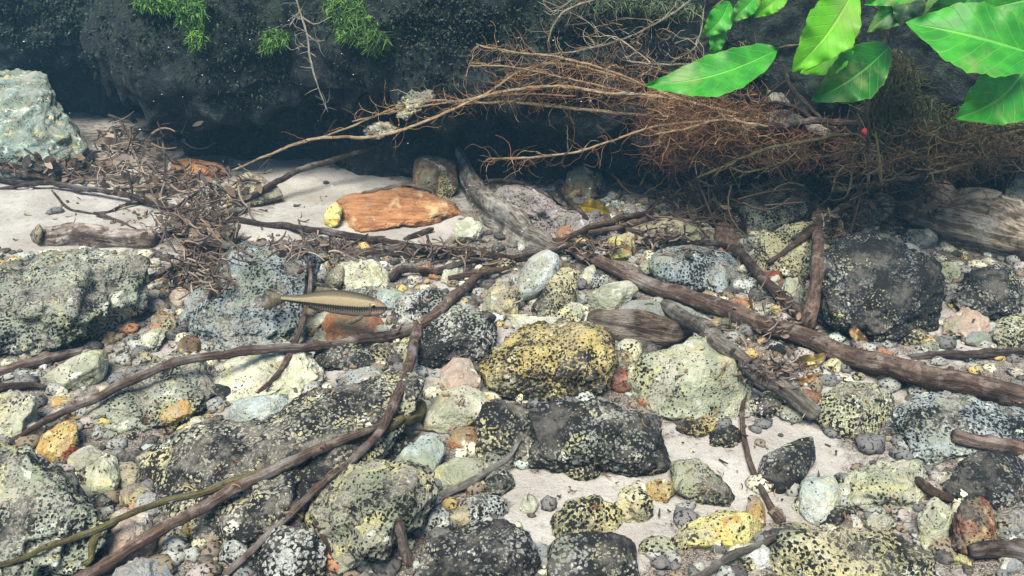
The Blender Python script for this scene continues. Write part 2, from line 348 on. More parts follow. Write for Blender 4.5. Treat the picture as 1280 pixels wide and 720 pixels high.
# ------------------------------------------------------------------ rocks
ROCKS = []
def rock_shape(poly, sub, d, T, k, seed, rough, facets, power):
    dirs, Fc = ico(sub); poly = np.asarray(poly, float)
    lo, hi = poly.min(0), poly.max(0); c = (lo+hi)/2
    # radial outline
    N = 180; th = np.arange(N)/N*2*math.pi-math.pi; rad = np.zeros(N)
    A = poly-c; B = np.roll(A, -1, 0)
    for i, t in enumerate(th):
        dx, dy = math.cos(t), -math.sin(t)     # image y is down
        den = dx*(B[:, 1]-A[:, 1]) - dy*(B[:, 0]-A[:, 0]); den = np.where(abs(den) < 1e-9, 1e-9, den)
        tt = (A[:, 0]*(B[:, 1]-A[:, 1]) - A[:, 1]*(B[:, 0]-A[:, 0]))/den
        u = (A[:, 0]*dy - A[:, 1]*dx)/den
        ok = (tt > 0) & (u >= -1e-6) & (u <= 1+1e-6); rad[i] = tt[ok].max() if ok.any() else 5
    ker = np.exp(-.5*(np.arange(-6, 7)/2.6)**2); ker /= ker.sum(); rad = np.convolve(np.concatenate([rad[-6:], rad, rad[:6]]), ker, 'valid')
    m = d/F; x, y, z = dirs.T; rho = np.hypot(x, y); th_ = np.arctan2(y, x)
    r = np.interp(th_, np.append(th, math.pi), np.append(rad, rad[0]))*m
    w = (rho**power+abs(z)**power)**(-1/power); s = rho*w; zz = z*w
    p = np.stack([np.cos(th_)*r*s, np.sin(th_)*r*s, zz*T], -1)
    R = math.sqrt(rad.mean()*m*rad.mean()*m)
    rg = np.random.default_rng(seed)
    for _ in range(facets):
        n = rg.normal(size=3); n[2] = abs(n[2])*1.2+.35; n /= np.linalg.norm(n); h = (p@n); mx = h.max()*rg.uniform(.66, .88)
        e = np.maximum(0, h-mx); p = p-n*(e*.86)[:, None]
    q = p/R; off = rg.uniform(0, 60, 3)
    dsp = fbm(q*1.5+off, seed % 97, 3)*.095 + (np.abs(fbm(q*3.3+off, seed % 89+5, 3))-.35)*-.06 + fbm(q*7+off, seed % 53, 3)*.034 - np.clip(np.abs(fbm(q*6+off, 91, 2))*-1+.12, 0, 1)*.12*rough + fbm(p*150+off, 77, 3)*.012*min(1, .03/R)*2
    p = p + dirs*(dsp*rough*R*np.where(True, 1, 0))[:, None]
    px = c[0]+p[:, 0]/m; py = c[1]-p[:, 1]/m; dep = d + k*p[:, 1] - p[:, 2]
    return pt(px, py, dep), Fc, R/m, c
def rock(label, poly, pal, name='stone', cat=None, th=.75, k=.5, push=.25, rough=1.25, facets=7, power=2.3, d=None, seed=None, group=None, mat=None, ref=None):
    poly = np.asarray(poly, float)
    if len(poly) == 2:   # centre + (half width, half height) ellipse
        (cx, cy), (a, b) = poly; t = np.arange(16)/16*6.2832; rg = np.random.default_rng(int(cx*7+cy)); j = 1+rg.uniform(-.1, .1, 16)
        poly = np.stack([cx+a*np.cos(t)*j, cy+b*np.sin(t)*j], 1)
    lo, hi = poly.min(0), poly.max(0); seed = seed or int(lo[0]*13+lo[1]*7+hi[0]) % 100000
    seed = abs(seed)
    if d is None:
        d0 = ground((lo[0]+hi[0])/2, hi[1]-.06*(hi[1]-lo[1])); hw, hh = (hi-lo)/2*d0/F
        T = th*math.sqrt(min(hw, hh*1.3)*max(hh, .6*hw)); d = d0+k*hh+push*T
    else:
        hw, hh = (hi-lo)/2*d/F; T = th*math.sqrt(hw*hh)
    pxs = math.sqrt((hi-lo).prod())/2
    sub = 6 if pxs > 45 else (5 if pxs > 16 else 4)
    V, Fc, _, c = rock_shape(poly, sub, d, T, k, seed, rough, facets, power)
    o = mesh_obj(name, V, Fc, mat or P(pal)); tag(o, label, cat or name, group)
    Vl, Fl, _, _ = rock_shape(poly, 3, d, T, k, seed, rough, facets, power); addbvh(Vl, Fl)
    ROCKS.append((c[0], c[1], pxs, ref)); return o
B_ = 'boulder'
# big and medium rocks
rock('large grey green boulder covered in dark pitted speckles at the left edge', [(-90,352),(-20,336),(60,322),(120,316),(190,322),(200,346),(186,380),(170,412),(130,436),(60,450),(-90,455)], 'graygr', B_, ref='the large pitted boulder')
rock('blue grey boulder with fine dark speckles left of the fish', [(296,306),(345,303),(388,318),(402,345),(385,380),(380,420),(340,448),(260,450),(222,432),(214,402),(240,365),(276,332)], 'bluesp', B_, ref='the blue grey boulder by the fish')
rock('huge dark boulder with dense black and cream speckles crossed by two long sticks', [(150,575),(200,545),(290,535),(340,512),(380,486),(430,474),(500,462),(530,490),(515,530),(480,590),(420,650),(330,690),(240,715),(200,700),(180,650),(150,605)], 'darkyel', B_, th=.5, k=.9, ref='the huge dark boulder')
rock('dark grey green boulder with tan silt filling the bottom left corner', [(-70,570),(0,556),(60,562),(100,580),(122,620),(135,662),(118,710),(60,770),(-70,780)], 'graygr', B_, th=.6, ref='the corner boulder')
rock('rounded silt dusted tan boulder with sparse speckles at the bottom beside the dark boulder', [(420,592),(455,580),(520,578),(542,595),(546,628),(530,655),(505,670),(480,710),(440,745),(395,740),(380,680),(388,640),(404,610)], 'siltgr', B_, th=.7, rough=1.3, ref='the silty tan boulder')
rock('yellow boulder densely blotched with black spots in the middle of the bed', [(598,470),(602,450),(622,425),(660,405),(700,400),(748,405),(770,430),(774,462),(752,494),(715,516),(680,510),(640,498),(612,488)], 'yellow', B_, ref='the yellow and black boulder')
rock('black and white speckled stone tucked left of the yellow boulder', [(518,450),(534,405),(568,388),(615,386),(636,405),(628,440),(602,462),(550,468)], 'bwd', ref='the black and white stone')
rock('large cream white boulder with scattered black specks right of the yellow boulder', [(782,458),(826,436),(865,420),(902,418),(937,445),(940,482),(925,518),(890,536),(840,526),(800,514),(786,490)], 'cream', B_, rough=.7, ref='the cream white boulder')
rock('wide dark boulder with black speckled crust resting on sand below the yellow boulder', [(640,548),(660,512),(705,502),(765,498),(812,520),(842,572),(832,592),(790,600),(740,594),(690,590),(645,580)], 'dark', B_, th=.7, ref='the wide dark boulder')
rock('grey stone with an orange speckled lower corner under the yellow boulder', [(594,530),(608,506),(650,500),(688,512),(690,545),(680,585),(650,592),(612,585),(596,560)], 'darkyel', th=.6)
rock('big black crusted boulder below the red tipped plant stems at right', [(1024,330),(1040,302),(1068,294),(1115,292),(1142,318),(1168,335),(1184,372),(1178,412),(1150,446),(1100,446),(1062,430),(1036,405)], 'black', B_, ref='the big black boulder')
rock('yellow grey boulder with leopard specks left of the black boulder', [(932,304),(965,288),(1010,278),(1036,300),(1040,345),(1010,360),(960,352),(938,335)], 'yellow2', B_, ref='the leopard specked boulder')
rock('smooth grey green boulder in shade below the brown roots at the back', [(920,262),(935,238),(962,222),(995,222),(1012,240),(1012,265),(990,285),(950,292),(928,280)], 'graygr', B_, rough=.5, facets=2, ref='the shaded back boulder')
rock('blue white oval stone with fine dark flecks right of centre', [(808,332),(822,312),(860,307),(905,312),(934,338),(936,358),(905,372),(865,366),(825,352)], 'bluesp', rough=.5, facets=3, ref='the blue white oval stone')
rock('flat grey green slab at the back behind the blue white oval stone', [(778,292),(800,276),(835,268),(868,276),(900,278),(905,300),(880,314),(820,310),(785,304)], 'greenp', 'slab', cat='slab', th=.5, rough=.4, mat=P('tan'))
rock('smooth white oval pebble standing tilted above the yellow upright stone', [(643,372),(648,345),(662,322),(682,311),(698,318),(700,335),(688,356),(668,374),(650,378)], 'palewh', rough=.25, facets=2, push=-.8, k=.25, ref='the white oval pebble')
rock('upright yellow stone with brown black specks below the white oval pebble', [(655,398),(672,372),(690,345),(706,332),(722,336),(722,362),(716,392),(700,402),(672,404)], 'yellow2', rough=.6)
rock('tan blocky stone left of the white oval pebble', [(600,385),(606,365),(622,352),(642,350),(650,372),(646,396),(625,402),(606,398)], 'tan')
rock('small upright cream pebble right of the yellow upright stone', [(727,352),(730,336),(742,330),(748,344),(742,358),(731,358)], 'creamp', 'pebble', rough=.4)
rock('tiny white pebble with black dots above the pale cream stone', [(749,354),(14,11)], 'bw', 'pebble', rough=.4)
rock('pale cream stone with a ragged edge above the dark bark chunk', [(732,380),(740,364),(760,354),(788,351),(800,362),(788,376),(762,392),(742,394)], 'creamp', rough=.6, facets=6)
rock('plain blue grey stone behind the dark bark chunk', [(768,404),(774,384),(795,372),(822,374),(838,392),(832,408),(795,412)], 'greyp', rough=.4)
rock('long grey lilac stone leaning beside the large branch', [(828,372),(848,378),(868,388),(888,404),(880,414),(862,410),(842,394)], 'greyp', rough=.6)
rock('white bone shaped stone lying on top of the yellow boulder', [(633,398),(640,391),(660,396),(690,396),(705,398),(698,408),(672,416),(654,416),(640,410)], 'creamp', rough=.6, d=None, k=.3, push=-.6)
rock('cream yellow knobbly stone between the white bone stone and yellow upright stone', [(688,400),(698,392),(712,378),(728,376),(730,392),(722,408),(704,414)], 'cream', push=-.3)
rock('pale yellow angular stone under the thin twig at the back centre', [(750,312),(762,298),(784,291),(794,302),(792,320),(775,328),(756,322)], 'yellowp', rough=.5, facets=7)
rock('small cream wedge stone left of the blue white oval stone', [(798,338),(808,326),(822,325),(828,340),(816,348),(803,346)], 'creamp', 'pebble', rough=.4)
rock('dusty lilac grey pitted rock behind the weathered driftwood', [(618,258),(624,236),(648,230),(680,242),(706,262),(740,268),(764,272),(768,286),(735,298),(700,302),(655,290)], 'lilac', B_, th=.6)
# left side
rock('pale blue green boulder with cream ridges at the far left under the bank', [(-70,150),(-40,104),(5,84),(45,84),(64,94),(70,115),(82,145),(98,168),(114,200),(112,224),(-70,232)], 'tealdk', B_, th=.8, rough=1.1, k=.7, facets=4, ref='the far left pale boulder')
rock('pale green oblong stone at the left edge above the long stick', [(46,484),(52,472),(85,450),(115,437),(138,438),(144,456),(126,476),(95,492),(55,494)], 'greenp', rough=.4, ref='the pale green oblong stone')
rock('round orange yellow pebble right of the large pitted boulder', [(204,400),(15,11)], 'ochre', 'pebble', rough=.3, mat=None)
rock('lilac grey pebble wedged right of the large pitted boulder', [(192,382),(15,10)], 'lilac', 'pebble', rough=.5)
rock('flat greenish tan stone with a white tip right of the large pitted boulder', [(165,432),(178,418),(200,408),(209,414),(200,430),(184,440)], 'cream', 'pebble')
rock('rosy pebble below the dark twig tangle', [(226,372),(14,12)], 'pink', 'pebble', rough=.4)
rock('tan round stone half hidden in the dark twig tangle', [(232,346),(17,16)], 'tan', 'pebble')
rock('speckled grey green slab under the long stick at left', [(92,522),(128,492),(172,456),(215,438),(268,452),(292,488),(262,522),(210,548),(130,552)], 'graygr', 'slab', cat='slab', th=.45, k=1.0, ref='the speckled grey slab')
rock('cream yellow flat stone cut by the thin dark twig', [(262,478),(280,446),(330,426),(396,438),(416,470),(378,500),(310,508),(280,498)], 'greenp', th=.45, k=.9, ref='the cream flat stone')
rock('smooth pale cyan stone at the upper edge of the huge dark boulder', [(280,518),(296,499),(330,493),(362,497),(356,520),(325,532),(292,530)], 'teal', rough=.25, facets=2, ref='the pale cyan stone')
rock('brown orange elongated stone on the speckled grey slab', [(190,528),(202,514),(225,502),(246,498),(248,510),(225,528),(200,538)], 'ochre', mat=None, push=-.2)
rock('small cream green pebble left of the pale cyan stone', [(247,531),(16,11)], 'greenp', 'pebble', rough=.3)
rock('tiny grey pebble above the huge dark boulder', [(268,538),(11,9)], 'grey', 'pebble', rough=.4)
rock('ochre yellow triangular stone at left below the long stick', [(44,566),(52,545),(75,528),(96,522),(98,548),(94,575),(66,582)], 'ochre', rough=.5, facets=7)
rock('dark red stone under the ochre triangular stone', [(56,572),(75,562),(102,558),(98,576),(72,582)], 'red', 'pebble')
rock('yellow green stone at the left edge above the ochre stone', [(-20,540),(-10,495),(20,490),(44,496),(46,530),(38,556),(-10,560)], 'greenp')
rock('small knobbly greenish white stone beside the corner boulder', [(104,604),(108,582),(126,570),(146,574),(152,596),(144,620),(126,630),(110,622)], 'greenp', rough=.8, ref='the knobbly greenish white stone')
rock('pinkish tan flat stone below the olive twig at lower left', [(120,700),(130,660),(148,640),(185,640),(200,665),(192,700),(160,712)], 'pink', th=.5)
rock('cream elongated stone between two sticks on the huge boulder edge', [(292,655),(315,634),(350,618),(386,609),(388,622),(362,642),(325,662),(300,664)], 'creamp', push=-.9, rough=.4, ref='the cream elongated stone')
rock('blue grey smooth stone cut by the bottom edge at left', [(130,735),(145,708),(175,698),(210,704),(226,735),(180,748)], 'greyp')
rock('black and cream speckled stone at the bottom left of the silty tan boulder', [(302,735),(316,690),(345,665),(385,660),(410,690),(405,740),(350,750)], 'bwd')
rock('ivory knobbly stone with a pale shoulder left of the orange wedge stone', [(526,538),(536,508),(556,486),(585,482),(610,495),(612,515),(592,532),(560,545)], 'greenp', rough=.7, ref='the ivory knobbly stone')
rock('pink and cream upright stone above the ivory knobbly stone', [(550,480),(552,458),(568,447),(588,450),(600,472),(600,494),(575,500),(556,492)], 'pink', rough=.6, push=.1)
rock('pale teal fin shaped stone with dark rim below the forked stick', [(462,600),(490,580),(525,545),(550,538),(556,565),(552,592),(520,604)], 'teal', facets=7, th=.5)
rock('dark green black stone in the crevice under the forked stick', [(446,588),(458,560),(490,540),(520,548),(525,575),(490,592)], 'black')
rock('orange wedge stone between the ivory stone and the dark boulder', [(556,560),(570,534),(592,532),(602,556),(580,566)], 'orange', facets=6, rough=.6)
rock('pale yellow leaf shaped stone above the bare pale twig', [(536,606),(545,585),(570,571),(604,574),(618,592),(592,604),(560,616)], 'greenp', rough=.5)
rock('round dull green pebble at the end of the bare pale twig', [(622,602),(21,19)], 'graygr', 'pebble', rough=.35, facets=2)
rock('small speckled white stone right of the silty tan boulder', [(513,655),(528,640),(548,632),(566,640),(562,662),(535,674),(516,670)], 'bw')
rock('white speckled stone with an orange side right of the silty tan boulder', [(566,648),(574,626),(600,614),(632,624),(638,645),(620,658),(585,662)], 'bw')
rock('big black speckled boulder with a paler left flank at the bottom edge', [(515,740),(530,690),(555,658),(590,645),(632,648),(662,672),(678,695),(668,740),(600,760)], 'dark', B_, ref='the bottom black boulder')
rock('small bright cream pebble alone on sand right of the round green pebble', [(661,630),(12,15)], 'creamp', 'pebble', rough=.5)
# fish neighbourhood
rock('pale greenish white stone behind the fish head', [(416,352),(425,330),(448,322),(480,330),(492,350),(470,366),(435,368)], 'greenp', k=.8)
rock('rusty orange stone lying under the fish', [(398,408),(408,392),(440,385),(470,388),(488,404),(480,420),(445,430),(408,428)], 'orange', rough=.6, ref='the rusty orange stone')
rock('short cream bar of stone left of the rusty orange stone', [(378,404),(396,392),(410,388),(412,396),(398,410),(384,414)], 'creamp', 'pebble', rough=.4)
rock('white chip of stone below the fish tail', [(404,423),(13,9)], 'creamp', 'pebble')
rock('rounded pale teal pebble in front of the fish snout', [(488,374),(20,15)], 'teal', 'pebble', rough=.3, facets=2)
rock('pale blue stone with black netted specks right of the fish', [(484,398),(494,376),(520,362),(548,358),(562,374),(556,396),(530,408),(500,410)], 'bw')
rock('small grey blue pebble between the forked stick and the black and white stone', [(578,392),(16,14)], 'teal', 'pebble')
rock('upright cream grey stone in front of the dark log pieces', [(550,352),(556,330),(568,318),(580,328),(578,350),(562,358)], 'creamp', 'pebble', rough=.8)
rock('tan upright stone behind the fish tail', [(344,372),(350,350),(362,340),(372,352),(372,374),(356,380)], 'tan', 'pebble')
rock('cream tan leaning stone above the fish back', [(402,362),(410,340),(428,330),(434,340),(424,362),(410,370)], 'tan', 'pebble')
rock('flat dark speckled stone under the forked stick', [(378,452),(395,438),(432,430),(470,434),(466,452),(425,464),(392,462)], 'dark', th=.5)
rock('thin pale chip right of the flat dark speckled stone', [(482,447),(16,8)], 'palewh', 'pebble', rough=.3)
rock('grey stone with a pale crest at the top of the huge dark boulder', [(410,484),(430,466),(462,456),(490,462),(486,478),(440,492)], 'bluesp')
rock('warm ochre and cream stone below the stick fork', [(455,440),(472,430),(510,428),(520,444),(500,458),(470,458)], 'yellow2', push=.4)
# centre right
rock('small dull green pebble right of the yellow boulder', [(786,440),(17,17)], 'greenp', 'pebble', rough=.4)
rock('red brown pebble in the shade right of the yellow boulder', [(776,478),(15,16)], 'red', 'pebble')
rock('salmon orange pebble behind the large branch', [(927,382),(18,12)], 'orange', 'pebble', rough=.3)
rock('tiny orange pebble below the large branch', [(897,404),(10,7)], 'orange', 'pebble', rough=.3)
rock('white chalky stone left of the upright brown stick', [(976,368),(982,348),(1000,345),(1008,362),(998,380),(982,380)], 'creamp', 'pebble')
rock('rust coloured crumbly stone below the leopard specked boulder', [(944,360),(952,340),(972,336),(980,356),(968,368)], 'red', 'pebble', mat=None)
rock('white topped stone with an orange base behind the upright brown stick', [(1018,296),(1022,268),(1040,262),(1054,276),(1056,298),(1036,306)], 'ochre', rough=.6)
rock('tan wedge stone with a black crusted ridge in the back right', [(1052,290),(1058,266),(1084,248),(1112,243),(1120,262),(1096,284),(1068,296)], 'tan', facets=7)
rock('small white pebble on top right of the big black boulder', [(1136,314),(14,10)], 'palewh', 'pebble', rough=.3)
rock('small cream speckled stone above the grey dome boulder', [(1182,342),(18,15)], 'cream', 'pebble')
rock('grey dome boulder with dark specks right of the black boulder', [(1186,372),(1200,344),(1230,330),(1262,334),(1282,356),(1280,392),(1235,404),(1200,396)], 'dark', B_, ref='the grey dome boulder')
rock('shaded grey boulder at the right edge behind the driftwood', [(1252,262),(1256,232),(1276,214),(1310,214),(1320,262),(1280,274)], 'grey', B_, rough=.5)
rock('pale pinkish flat stone below the grey dome boulder', [(1176,422),(1184,394),(1206,380),(1236,396),(1240,424),(1206,436)], 'pink', th=.4, k=.9)
rock('moss green stone at the right edge above the dark stick', [(1240,424),(1252,400),(1285,394),(1310,410),(1305,442),(1262,444)], 'green')
rock('yellow green speckled stone under the large branch', [(1018,520),(1026,495),(1054,478),(1092,480),(1120,498),(1126,524),(1100,548),(1060,552),(1030,538)], 'green', rough=.6, ref='the yellow green speckled stone')
rock('broad blue grey speckled boulder under the right end of the branch', [(1094,552),(1112,512),(1140,494),(1190,490),(1240,500),(1300,520),(1310,574),(1220,588),(1130,578)], 'bluesp', B_, k=.8, th=.5, ref='the broad blue grey boulder')
rock('cream and grey knobbly stone in the lower right', [(1048,622),(1062,590),(1100,572),(1152,576),(1166,608),(1148,642),(1100,646),(1060,640)], 'cream', rough=1.2, ref='the knobbly lower right stone')
rock('smooth cream blue stone left of the knobbly lower right stone', [(998,640),(1000,605),(1020,584),(1044,596),(1058,628),(1050,656),(1020,662)], 'pale', rough=.5)
rock('broad yellow speckled boulder on the bottom edge at right', [(955,742),(960,690),(990,664),(1050,656),(1110,668),(1160,690),(1170,744),(1060,760)], 'yellow2', B_, ref='the bottom yellow boulder')
rock('pale lemon upright stone left of the rusty red stone', [(1148,680),(1150,645),(1166,618),(1186,630),(1194,664),(1184,692),(1160,694)], 'cream', facets=6)
rock('small brown pebble below the knobbly lower right stone', [(1066,654),(20,11)], 'brown', 'pebble')
rock('small cream brown pebble right of the small brown pebble', [(1104,655),(20,13)], 'cream', 'pebble')
rock('grey black speckled boulder at the right edge above the rusty red stone', [(1160,606),(1180,578),(1225,566),(1300,568),(1310,625),(1240,640),(1190,632)], 'dark', B_, th=.5, k=.8)
rock('rusty red and pink stone in the lower right corner', [(1188,704),(1190,650),(1200,626),(1232,622),(1248,650),(1250,690),(1225,708)], 'redbr', rough=1.1, mat=None, ref='the rusty red stone')
rock('grey green stone at the right edge behind the rusty red stone', [(1232,672),(1244,644),(1275,634),(1310,650),(1310,684),(1262,690)], 'grey')
rock('speckled yellow green stone resting on sand right of the dark boulder', [(834,592),(840,576),(866,572),(898,592),(920,622),(912,640),(872,632),(842,614)], 'green', rough=.8)
rock('bright yellow long stone with an olive underside on the sand', [(844,676),(852,658),(875,648),(905,638),(936,640),(956,656),(948,676),(905,692),(862,690)], 'yellowp', rough=.7, facets=6, ref='the bright yellow stone')
rock('small upright orange stone behind the bright yellow stone', [(932,640),(936,620),(946,616),(957,634),(957,664),(940,668)], 'ochre', rough=.5, mat=None)
rock('triangular grey black stone on the sand right of the thin twig', [(948,596),(950,570),(984,554),(1016,540),(1021,570),(1004,602),(976,620),(955,612)], 'dark', facets=8, rough=.7)
rock('tiny black and white stone under the grey stick', [(934,520),(938,502),(955,494),(978,500),(980,514),(955,526)], 'bwd', 'pebble')
rock('yellow orange speckled pebble half buried below the cream white boulder', [(842,538),(852,524),(875,518),(898,526),(902,540),(875,548)], 'yellow', 'pebble')
rock('small black pebble half buried beside the orange speckled pebble', [(880,552),(894,538),(916,532),(932,544),(925,558),(895,560)], 'black', 'pebble')
rock('yellow white stone with a dark rim on the sand above the dark square stone', [(684,672),(690,640),(715,622),(745,620),(776,640),(774,672),(735,690),(700,688)], 'yellow2', rough=1.1, ref='the dark rimmed stone')
rock('dark grey square stone at the bottom edge', [(682,742),(686,684),(704,668),(770,664),(794,680),(800,742),(740,750)], 'dark', power=3.2, rough=.6, ref='the dark square stone')
rock('cream yellow crumbly stone above the dark square stone', [(764,632),(772,612),(796,606),(814,620),(814,646),(796,660),(776,652)], 'yellow2', rough=1.3)
rock('ochre crumbly pebble touching the cream yellow crumbly stone', [(824,614),(18,17)], 'ochre', 'pebble', rough=1.2)
rock('yellow green speckled pebble on the sand right of the dark square stone', [(820,684),(24,16)], 'green', 'pebble', rough=1.1)
rock('ragged cream pebble at the front foot of the wide dark boulder', [(700,590),(718,576),(740,578),(752,592),(736,604),(712,602)], 'yellow2', 'pebble', rough=1.2)
rock('small tan stone beside the thin twig knob', [(988,662),(26,9)], 'tan', 'pebble')
rock('flat brown pebble right of the thin twig knob', [(1006,634),(16,10)], 'cream', 'pebble')
rock('small red brown pebble under the grey stick', [(1008,498),(24,10)], 'red', 'pebble')
# back left shelf
rock('pale cream stone at the right end of the orange slab', [(566,300),(570,280),(585,272),(602,280),(602,300),(585,308)], 'creamp')
rock('flat orange stone at the back left under the bank', [(200,222),(206,202),(240,198),(282,206),(286,222),(245,232)], 'orange', 'slab', cat='slab', th=.6, rough=.5)
rock('tan mottled stone right of the flat orange stone', [(272,240),(290,218),(318,216),(350,236),(352,252),(310,262),(280,256)], 'tan')
rock('white stone chip in front of the flat orange stone', [(262,236),(17,13)], 'creamp', 'pebble')
rock('cream tan stone left of the flat orange stone', [(160,236),(168,218),(190,212),(204,224),(198,240),(175,244)], 'tan')
rock('rust brown stone at the far left below the pale boulder', [(18,206),(30,190),(60,196),(72,210),(50,222),(26,220)], 'red', mat=None)
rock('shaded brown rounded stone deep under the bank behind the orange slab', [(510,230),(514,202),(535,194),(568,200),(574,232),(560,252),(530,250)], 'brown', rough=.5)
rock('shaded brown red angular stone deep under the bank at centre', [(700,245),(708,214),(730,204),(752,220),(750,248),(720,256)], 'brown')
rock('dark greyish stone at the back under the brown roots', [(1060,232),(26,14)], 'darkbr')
rock('flat grey stone peeking from the bank under the dark green leaf', [(958,132),(962,108),(980,92),(1012,96),(1020,112),(1000,128),(976,136)], 'bankst', d=1.15, th=.3, facets=12, rough=.8, power=4)
rock('lower lilac grey slab in the bank between broken twigs', [(948,156),(960,140),(990,136),(1010,144),(1000,156),(970,162)], 'bankst', d=1.13, th=.3, facets=12, rough=.8, power=4)
rock('lilac grey wedge in the bank left of the red shoot', [(1004,158),(1012,146),(1036,148),(1050,160),(1040,172),(1018,168)], 'bankst', d=1.12, th=.3, facets=12, rough=.8, power=4)
rock('small orange nub of stone beside the pitted lilac rock', [(695,296),(700,284),(712,282),(718,300),(708,306)], 'orange', 'pebble', mat=None, push=-.8)
rock('dark maroon stone behind the pale yellow angular stone', [(748,282),(26,10)], 'red', 'pebble')
rock('small greenish stone in the shade below the driftwood log', [(1150,300),(24,14)], 'grey', 'pebble')
# ------------------------------------------------------------------ medium pebbles filling the gaps, each named by its neighbour
def inpoly(x, y, p):
    c = False; n = len(p)
    for i in range(n):
        x1, y1 = p[i]; x2, y2 = p[i-1]
        if (y1 > y) != (y2 > y) and x < (x2-x1)*(y-y1)/(y2-y1)+x1: c = not c
    return c
def project(q):
    r = np.asarray(q)-CAM; d = r@FW; return 640+F*(r@RT)/d, 360-F*(r@UP)/d, d
used = set(); made = 0
COLS = [('cream','creamp'),('cream','greenp'),('grey','greyp'),('grey','grey'),('black flecked','bw'),('yellow','yellow2'),('tan','tan'),('dark','dark'),('speckled','darkyel'),('orange','ochre'),('pale','palewh'),('brown','brown'),('green','graygr')]
refs = [r for r in ROCKS if r[3]]
tries = 0
while made < 170 and tries < 5000:
    tries += 1; px = random.uniform(5, 1275); py = random.uniform(330, 712)
    if any(inpoly(px, py, s) for s in SANDS) or math.hypot(px-958, (py-610)*.6) < 34: continue
    dg = ground(px, py)
    if surf(px, py) < dg-.016: continue        # a big rock already covers this spot
    w = random.choice([random.uniform(7, 14), random.uniform(12, 25)])*(.7+.5*(py-300)/420); h = w*random.uniform(.55, .85); cn, pal = random.choice(COLS)
    r = min(refs, key=lambda r: math.hypot(r[0]-px, r[1]-py)-r[2]); dx, dy = px-r[0], py-r[1]
    side = ('right of' if dx > 0 else 'left of') if abs(dx) > abs(dy) else ('in front of' if dy > 0 else 'behind')
    siz = 'tiny' if w < 11 else ('small' if w < 17 else 'middling'); lab = f'{siz} {cn} pebble {side} {r[3]}'
    if lab in used: continue
    used.add(lab); made += 1
    rock(lab, [(px, py-h*.4), (w, h)], pal, 'pebble', rough=.7, group='loose pebbles between the larger stones')
print('pebbles', made, 'of', tries)
# ------------------------------------------------------------------ gravel (uncountable)
d2, F2 = ico(2); Vg = []; Fg = []; Cg = []; b = 0
gc = [S(200,196,168), S(150,152,146), S(96,98,100), S(52,52,54), S(186,160,96), S(170,110,70), S(176,186,178), S(120,104,84), S(160,150,146), S(200,200,190)]
gp = [.13,.22,.2,.13,.04,.01,.04,.16,.06,.01]
for i in range(13000):
    if i < 10500: x = random.uniform(-.8, .8)*1.1; y = random.uniform(.25, 1.45)
    else: x = random.uniform(-2.2, 2.2); y = random.uniform(-1, 1.6)
    px, py, dd = project((x, y, 0.)) if y > .1 else (-99, 900, 1)
    if any(inpoly(px, py, s) for s in SANDS) and random.random() > .17: continue
    if py < 318 and px < 620 and random.random() > .1: continue
    if abs(x) > .9 and vn(np.array([x*3, y*3, 0.]), 9) < -.1: continue
    z = float(gh(np.array(x), np.array(y))); s = random.choice([.0022, .003, .004, .0055, .007, .0088])*random.uniform(.8, 1.25)
    sc = np.array([random.uniform(.8, 1.3), random.uniform(.8, 1.3), random.uniform(.5, .85)])*s
    v = d2*(1+.34*fbm(d2*1.8+i*3.1, 3, 2))[:, None]*sc; a = random.uniform(0, 6.28); ca, sa = math.cos(a), math.sin(a)
    v = np.stack([v[:, 0]*ca-v[:, 1]*sa, v[:, 0]*sa+v[:, 1]*ca, v[:, 2]], 1)+np.array([x, y, z+sc[2]*.35])
    Vg.append(v); Fg.append(F2+b); b += len(v); c = np.array(gc[np.random.choice(10, p=gp)])*random.uniform(.8, 1.15); Cg.append(np.repeat(c[None], len(v), 0))
tag(mesh_obj('gravel', np.concatenate(Vg), np.concatenate(Fg), M['gravel'], loc=(0, 0, 0), col=np.concatenate(Cg)), 'mixed fine gravel between the stones on the creek bed', 'gravel', kind='stuff')
# ------------------------------------------------------------------ sticks
def stick_path(P, w, depth=None, rest=True, step=4, sag=.15, lift=0.):
    """P pixel points, w widths in pixels: a stick that rests on whatever lies under it"""
    P = np.asarray(P, float); w = np.asarray(w if np.ndim(w) else [w]*len(P), float)
    cols = [P, w[:, None]] + ([np.asarray(depth, float)[:, None]] if depth is not None else [])
    Q = crom(np.hstack(cols), step); px, py, ww = Q[:, 0], Q[:, 1], np.maximum(Q[:, 2]*.9, .8)
    if depth is not None: d = Q[:, 3]
    else:
        ob = np.array([surf(a, c) for a, c in zip(px, py)]); cl = 1/(ob*(1-ww/F*.45)) ; n = len(cl)
        s = np.concatenate([[0], np.cumsum(np.hypot(np.diff(px), np.diff(py)))])
        hull = [0]
        for i in range(1, n):
            while len(hull) > 1:
                a, bb = hull[-2], hull[-1]
                if (cl[bb]-cl[a])*(s[i]-s[a]) <= (cl[i]-cl[a])*(s[bb]-s[a]): hull.pop()
                else: break
            hull.append(i)
        hv = np.interp(s, s[hull], cl[hull]); k = min(9, n//3*2+1 if n > 4 else 1)
        ker = np.ones(k)/k; pad = np.pad(hv, k//2, mode='edge'); sm = np.convolve(pad, ker, 'valid')[:n]
        pad = np.pad(cl, k//2, mode='edge'); om = np.convolve(pad, ker, 'valid')[:n]
        d = 1/(sm*(1-sag)+np.minimum(om, sm)*sag) - lift
        d = np.minimum(d, ob*(1-ww/F*.1)); pd_ = np.pad(d, 2, mode='edge'); d = np.minimum(d, (pd_[:-4]+pd_[1:-3]+pd_[2:-2]+pd_[3:-1]+pd_[4:])/5)
    return pt(px, py, d), ww/2*d/F, np.stack([px, py], 1), d
